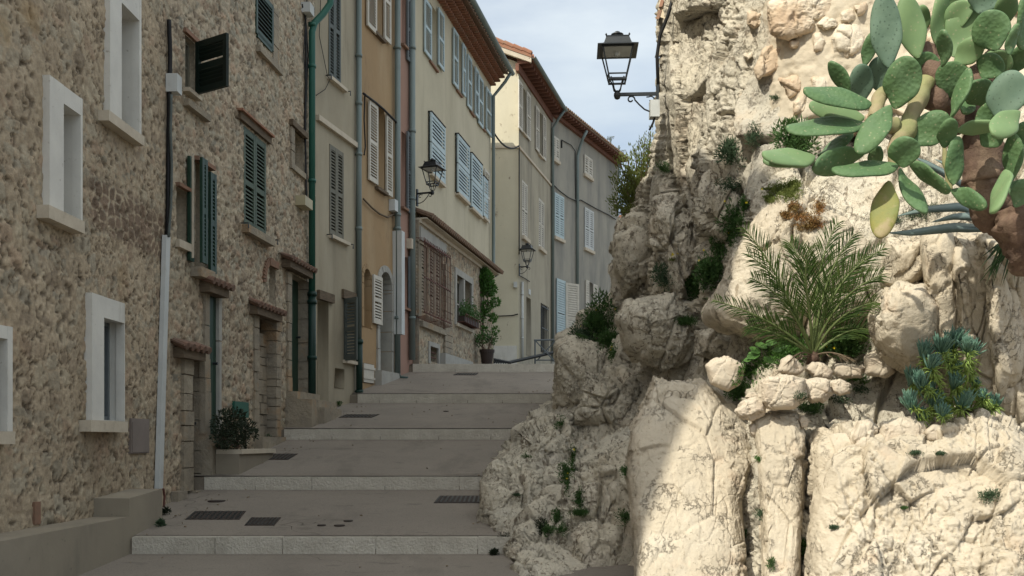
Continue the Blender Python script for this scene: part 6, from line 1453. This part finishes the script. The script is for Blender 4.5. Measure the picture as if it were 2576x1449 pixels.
# ================= prickly pear
def z6(a,b): return (1878.3+.4168*a,.4168*b)
ca=empty('cactus',P3(2540,640,6.3),'large prickly pear cactus with broad green pads on a woody trunk overhanging the rock','cactus')
pads=[((860,405),(822,-40),185,5.95,'padblue',.0),((1035,350),(955,-30),165,6.12,'padlight',0),((1060,210),(1060,25),95,6.3,'padlight',0),((712,400),(765,190),85,6.2,'pad',0),
((895,655),(985,335),215,6.0,'pad',0),((620,580),(512,362),78,6.1,'pad',.3),((692,620),(690,385),150,6.25,'padblue',0),((800,550),(790,340),140,6.3,'padblue',0),
((748,628),(350,545),112,5.9,'pad',0),((708,715),(368,650),125,6.05,'padlight',0),((705,752),(240,770),112,5.85,'pad',0),((868,640),(672,935),165,5.75,'pad',0),
((408,950),(92,955),118,5.8,'padlight',0),((410,955),(98,985),100,5.86,'padlight',.2),((700,935),(400,1015),150,5.9,'pad',0),((912,1000),(512,1050),105,5.75,'pad',0),
((945,1010),(955,822),185,5.7,'pad',0),((738,1025),(812,880),88,6.0,'pad',0),((985,980),(1225,1165),92,5.9,'pad',0),((860,1095),(805,1445),165,5.8,'padyellow',0),
((925,1020),(1062,1305),82,5.9,'pad',0),((1000,870),(1215,690),195,6.05,'pad',0),((1190,890),(1235,712),118,5.8,'pad',0),((1232,712),(1345,412),62,5.75,'pad',0),
((1180,402),(1205,172),80,5.9,'pad',0),((1345,585),(1170,395),195,6.1,'pad',0),((1240,340),(1520,-60),330,6.2,'padlight',0),((1510,305),(1445,65),215,5.85,'pad',0),
((1155,275),(1185,-60),115,6.2,'padlight',0),((1585,332),(1622,143),66,5.7,'pad',0),((1610,435),(1690,270),140,6.1,'pad',0),((1535,730),(1605,420),225,5.75,'padblue',0),
((1378,750),(1520,610),100,5.95,'pad',0),((1272,790),(1535,750),95,5.85,'padlight',0),((1645,678),(1475,825),165,5.65,'padlight',0),((1248,1112),(1270,822),112,5.8,'pad',0),
((1238,1148),(1458,1250),112,5.85,'pad',0),((1562,1030),(1500,1285),105,5.65,'padlight',0),((1590,1105),(1625,800),100,5.9,'pad',0),((1225,1130),(1300,975),70,5.95,'pad',0),
((1570,1110),(1720,1170),115,6.0,'pad',0),((1255,385),(1430,235),145,6.05,'padlight',0),((1662,300),(1680,-20),75,5.9,'pad',0),((1240,60),(1330,-90),200,6.3,'padlight',0),((430,940),(640,800),50,6.05,'pad',.4),((1380,590),(1300,690),90,6.1,'pad',0),
((1420,470),(1520,330),170,6.0,'pad',0),((1300,160),(1255,10),165,6.15,'padlight',0),((1400,80),(1470,-90),190,6.05,'padblue',0),((1560,150),(1570,-40),140,6.0,'padlight',0),((1610,640),(1700,510),140,5.85,'pad',0),((1640,900),(1700,730),130,5.85,'pad',0),((1620,1250),(1700,1080),125,5.9,'pad',0),((1450,640),(1360,480),170,6.05,'pad',0),((1130,480),(1020,330),170,6.2,'pad',0),((1420,880),(1530,770),150,5.95,'pad',0),((1530,480),(1480,300),180,6.1,'padlight',0),((900,240),(905,90),100,6.25,'pad',0)]
def padprof(t):
    q=t**.86; r=max(0,1-abs(2*q-1)**2.25)**.5; s=min(1,max(0,t/.42)); return max(r*(.55+.45*s*s*(3-2*s)),.13 if t<.1 else 0) if t<.9999 else .0
LV=Vector((0,-1,0)); rr=random.Random(77)
for k,(b0,t0,w,d,m,tl) in enumerate(pads):
    bp=P3(*z6(*b0),d+.06); tp=P3(*z6(*t0),d-.06+rr.uniform(-.05,.1)); ax=tp-bp; Ln=ax.length; ax.normalize()
    view=bp.normalized(); wd=ax.cross(view).normalized(); nn=wd.cross(ax).normalized()
    # turn the pad a little about its long axis; thin drawn pads are turned more
    W_=w*.4168/F*d; ratio=W_/Ln; true=max(W_,Ln*.50); ang=math.acos(min(1,W_/true))*rr.choice((-1,1)) if ratio<.42 else rr.uniform(-.3,.3)
    wd2=(wd*math.cos(ang)+nn*math.sin(ang)); n2=(nn*math.cos(ang)-wd*math.sin(ang))
    half=(true/2 if ratio<.42 else W_/2/math.cos(ang)); th=.013+.006*min(1,Ln/.3)
    nu,nv=22,20; mb=MB(); bend=rr.uniform(-.04,.08)*Ln
    for i in range(nu+1):
        t=i/nu; tt_=.5-.5*math.cos(math.pi*t)
        prof=padprof(tt_)
        for j in range(nv):
            a=2*math.pi*j/nv; ca_,sa_=math.cos(a),math.sin(a)
            x=half*prof*(abs(ca_)**.85*math.copysign(1,ca_)); z=th*(prof**.35 if prof>0 else 0)*(abs(sa_)**1.0*math.copysign(1,sa_))
            mb.v.append(tuple(bp+ax*Ln*tt_+wd2*x+n2*(z+bend*(tt_**2)+.012*math.sin(5*tt_+x*20))))
    for i in range(nu):
        for j in range(nv): j2=(j+1)%nv; mb.f.append((i*nv+j,i*nv+j2,(i+1)*nv+j2,(i+1)*nv+j))
    pad=mb.build('pad',M[m],ca,True)
def trunk(pts,rs,m,name='trunk',amp=.02,seed=0):
    P=[];Rr=[]
    for i in range(len(pts)-1):
        for j in range(10): P.append(pts[i].lerp(pts[i+1],j/10)); Rr.append(lerp(rs[i],rs[i+1],j/10))
    P.append(pts[-1]);Rr.append(rs[-1]); mb=MB().tube(P,Rr,26); V=np.array(mb.v); cc=np.repeat(np.array([list(p) for p in P]),26,0); n=V-cc; n/=np.linalg.norm(n,axis=1,keepdims=True)
    V=V+n*(fbm(V*9,3,seed)*amp*1.5+fbm(V*30,3,seed+5)*amp*.5)[:,None]; return mk(name,V,mb.f,M[m],ca,True)
Z=lambda a,b,d:P3(*z6(a,b),d)
trunk([Z(900,1010,6.1),Z(880,900,6.1),Z(960,800,6.1),Z(1030,600,6.15),Z(1080,480,6.2)],[.03,.035,.055,.055,.05],'stalk',amp=.012,seed=1)
trunk([Z(900,760,6.1),Z(770,720,6.05),Z(800,590,6.1),Z(860,520,6.1)],[.05,.05,.045,.03],'stalk',amp=.01,seed=2)
trunk([Z(1110,280,6.3),Z(1110,430,6.25),Z(1140,600,6.25),Z(1240,640,6.3),Z(1350,740,6.3)],[.055,.07,.075,.09,.10],'bark',amp=.03,seed=3)
trunk([Z(1530,350,6.4),Z(1450,420,6.35),Z(1400,560,6.3),Z(1390,700,6.3),Z(1430,900,6.3),Z(1440,1100,6.3)],[.08,.09,.08,.085,.11,.12],'bark',amp=.03,seed=4)
trunk([Z(1440,1050,6.3),Z(1450,1180,6.3),Z(1500,1270,6.35),Z(1600,1350,6.4),Z(1800,1480,6.5)],[.13,.13,.12,.14,.2],'bark',amp=.035,seed=5)
trunk([Z(1590,1250,6.2),Z(1620,1330,6.2),Z(1640,1460,6.25),Z(1750,1560,6.3)],[.08,.10,.10,.12],'bark',amp=.04,seed=6)
trunk([Z(1190,880,6.0),Z(1205,1000,6.0),Z(1230,1150,6.0)],[.012,.018,.02],'stalk',amp=.006,seed=7)
# ================= sky, sun, camera
EL=math.radians(42); AZ=math.radians(40)   # sun behind the camera, to the left
sun=bpy.data.lights.new('sun','SUN'); sun.energy=3.6; sun.angle=math.radians(.53); sun.color=(1,.94,.80)
so=bpy.data.objects.new('sun',sun); C.objects.link(so)
sd=Vector((-math.sin(AZ)*math.cos(EL),-math.cos(AZ)*math.cos(EL),math.sin(EL)))
so.rotation_euler=sd.to_track_quat('Z','Y').to_euler(); so.location=sd*40
w=bpy.data.worlds.new('World'); sc.world=w; w.use_nodes=True; nt=w.node_tree
for n in list(nt.nodes): nt.nodes.remove(n)
out=nt.nodes.new('ShaderNodeOutputWorld'); bg=nt.nodes.new('ShaderNodeBackground'); sky=nt.nodes.new('ShaderNodeTexSky')
sky.sky_type='NISHITA'; sky.sun_disc=False; sky.sun_elevation=EL; sky.sun_rotation=math.atan2(sd.x,sd.y); sky.dust_density=3.0; sky.air_density=1.0; sky.ozone_density=1.5
tc=nt.nodes.new('ShaderNodeTexCoord'); mp=nt.nodes.new('ShaderNodeMapping'); mp.inputs['Scale'].default_value=(1.5,1.5,5); nz=nt.nodes.new('ShaderNodeTexNoise'); nz.inputs['Scale'].default_value=2.2; nz.inputs['Detail'].default_value=6; nz.inputs['Roughness'].default_value=.55
nt.links.new(tc.outputs['Generated'],mp.inputs[0]); nt.links.new(mp.outputs[0],nz.inputs['Vector'])
mr=nt.nodes.new('ShaderNodeMapRange'); mr.inputs[1].default_value=.32; mr.inputs[2].default_value=.72; mr.inputs[3].default_value=SKYA; mr.inputs[4].default_value=SKYB; nt.links.new(nz.outputs['Fac'],mr.inputs[0])
sx=nt.nodes.new('ShaderNodeSeparateXYZ'); nt.links.new(tc.outputs['Generated'],sx.inputs[0])
hz=nt.nodes.new('ShaderNodeMapRange'); hz.inputs[1].default_value=.1; hz.inputs[2].default_value=.85; nt.links.new(sx.outputs['Z'],hz.inputs[0])
mu=nt.nodes.new('ShaderNodeMix'); mu.data_type='RGBA'; mu.inputs[6].default_value=SKYH; mu.inputs[7].default_value=SKYC; nt.links.new(hz.outputs[0],mu.inputs[0])
mx=nt.nodes.new('ShaderNodeMix'); mx.data_type='RGBA'; nt.links.new(mu.outputs[2],mx.inputs[7]); nt.links.new(mr.outputs[0],mx.inputs[0]); nt.links.new(sky.outputs[0],mx.inputs[6]); nt.links.new(mx.outputs[2],bg.inputs[0])
bg.inputs['Strength'].default_value=SKYS; nt.links.new(bg.outputs[0],out.inputs[0])
cam=bpy.data.cameras.new('camera'); co=bpy.data.objects.new('camera',cam); C.objects.link(co)
cam.sensor_width=36; cam.lens=F/2576*36; cam.shift_y=(HY-724.5)/2576; cam.clip_end=2000; cam.clip_start=.05
co.location=(0,0,0); co.rotation_euler=(math.pi/2,0,0); sc.camera=co
sc.view_settings.view_transform='Standard'; sc.view_settings.look='None'; sc.view_settings.exposure=EXPO; sc.view_settings.gamma=1
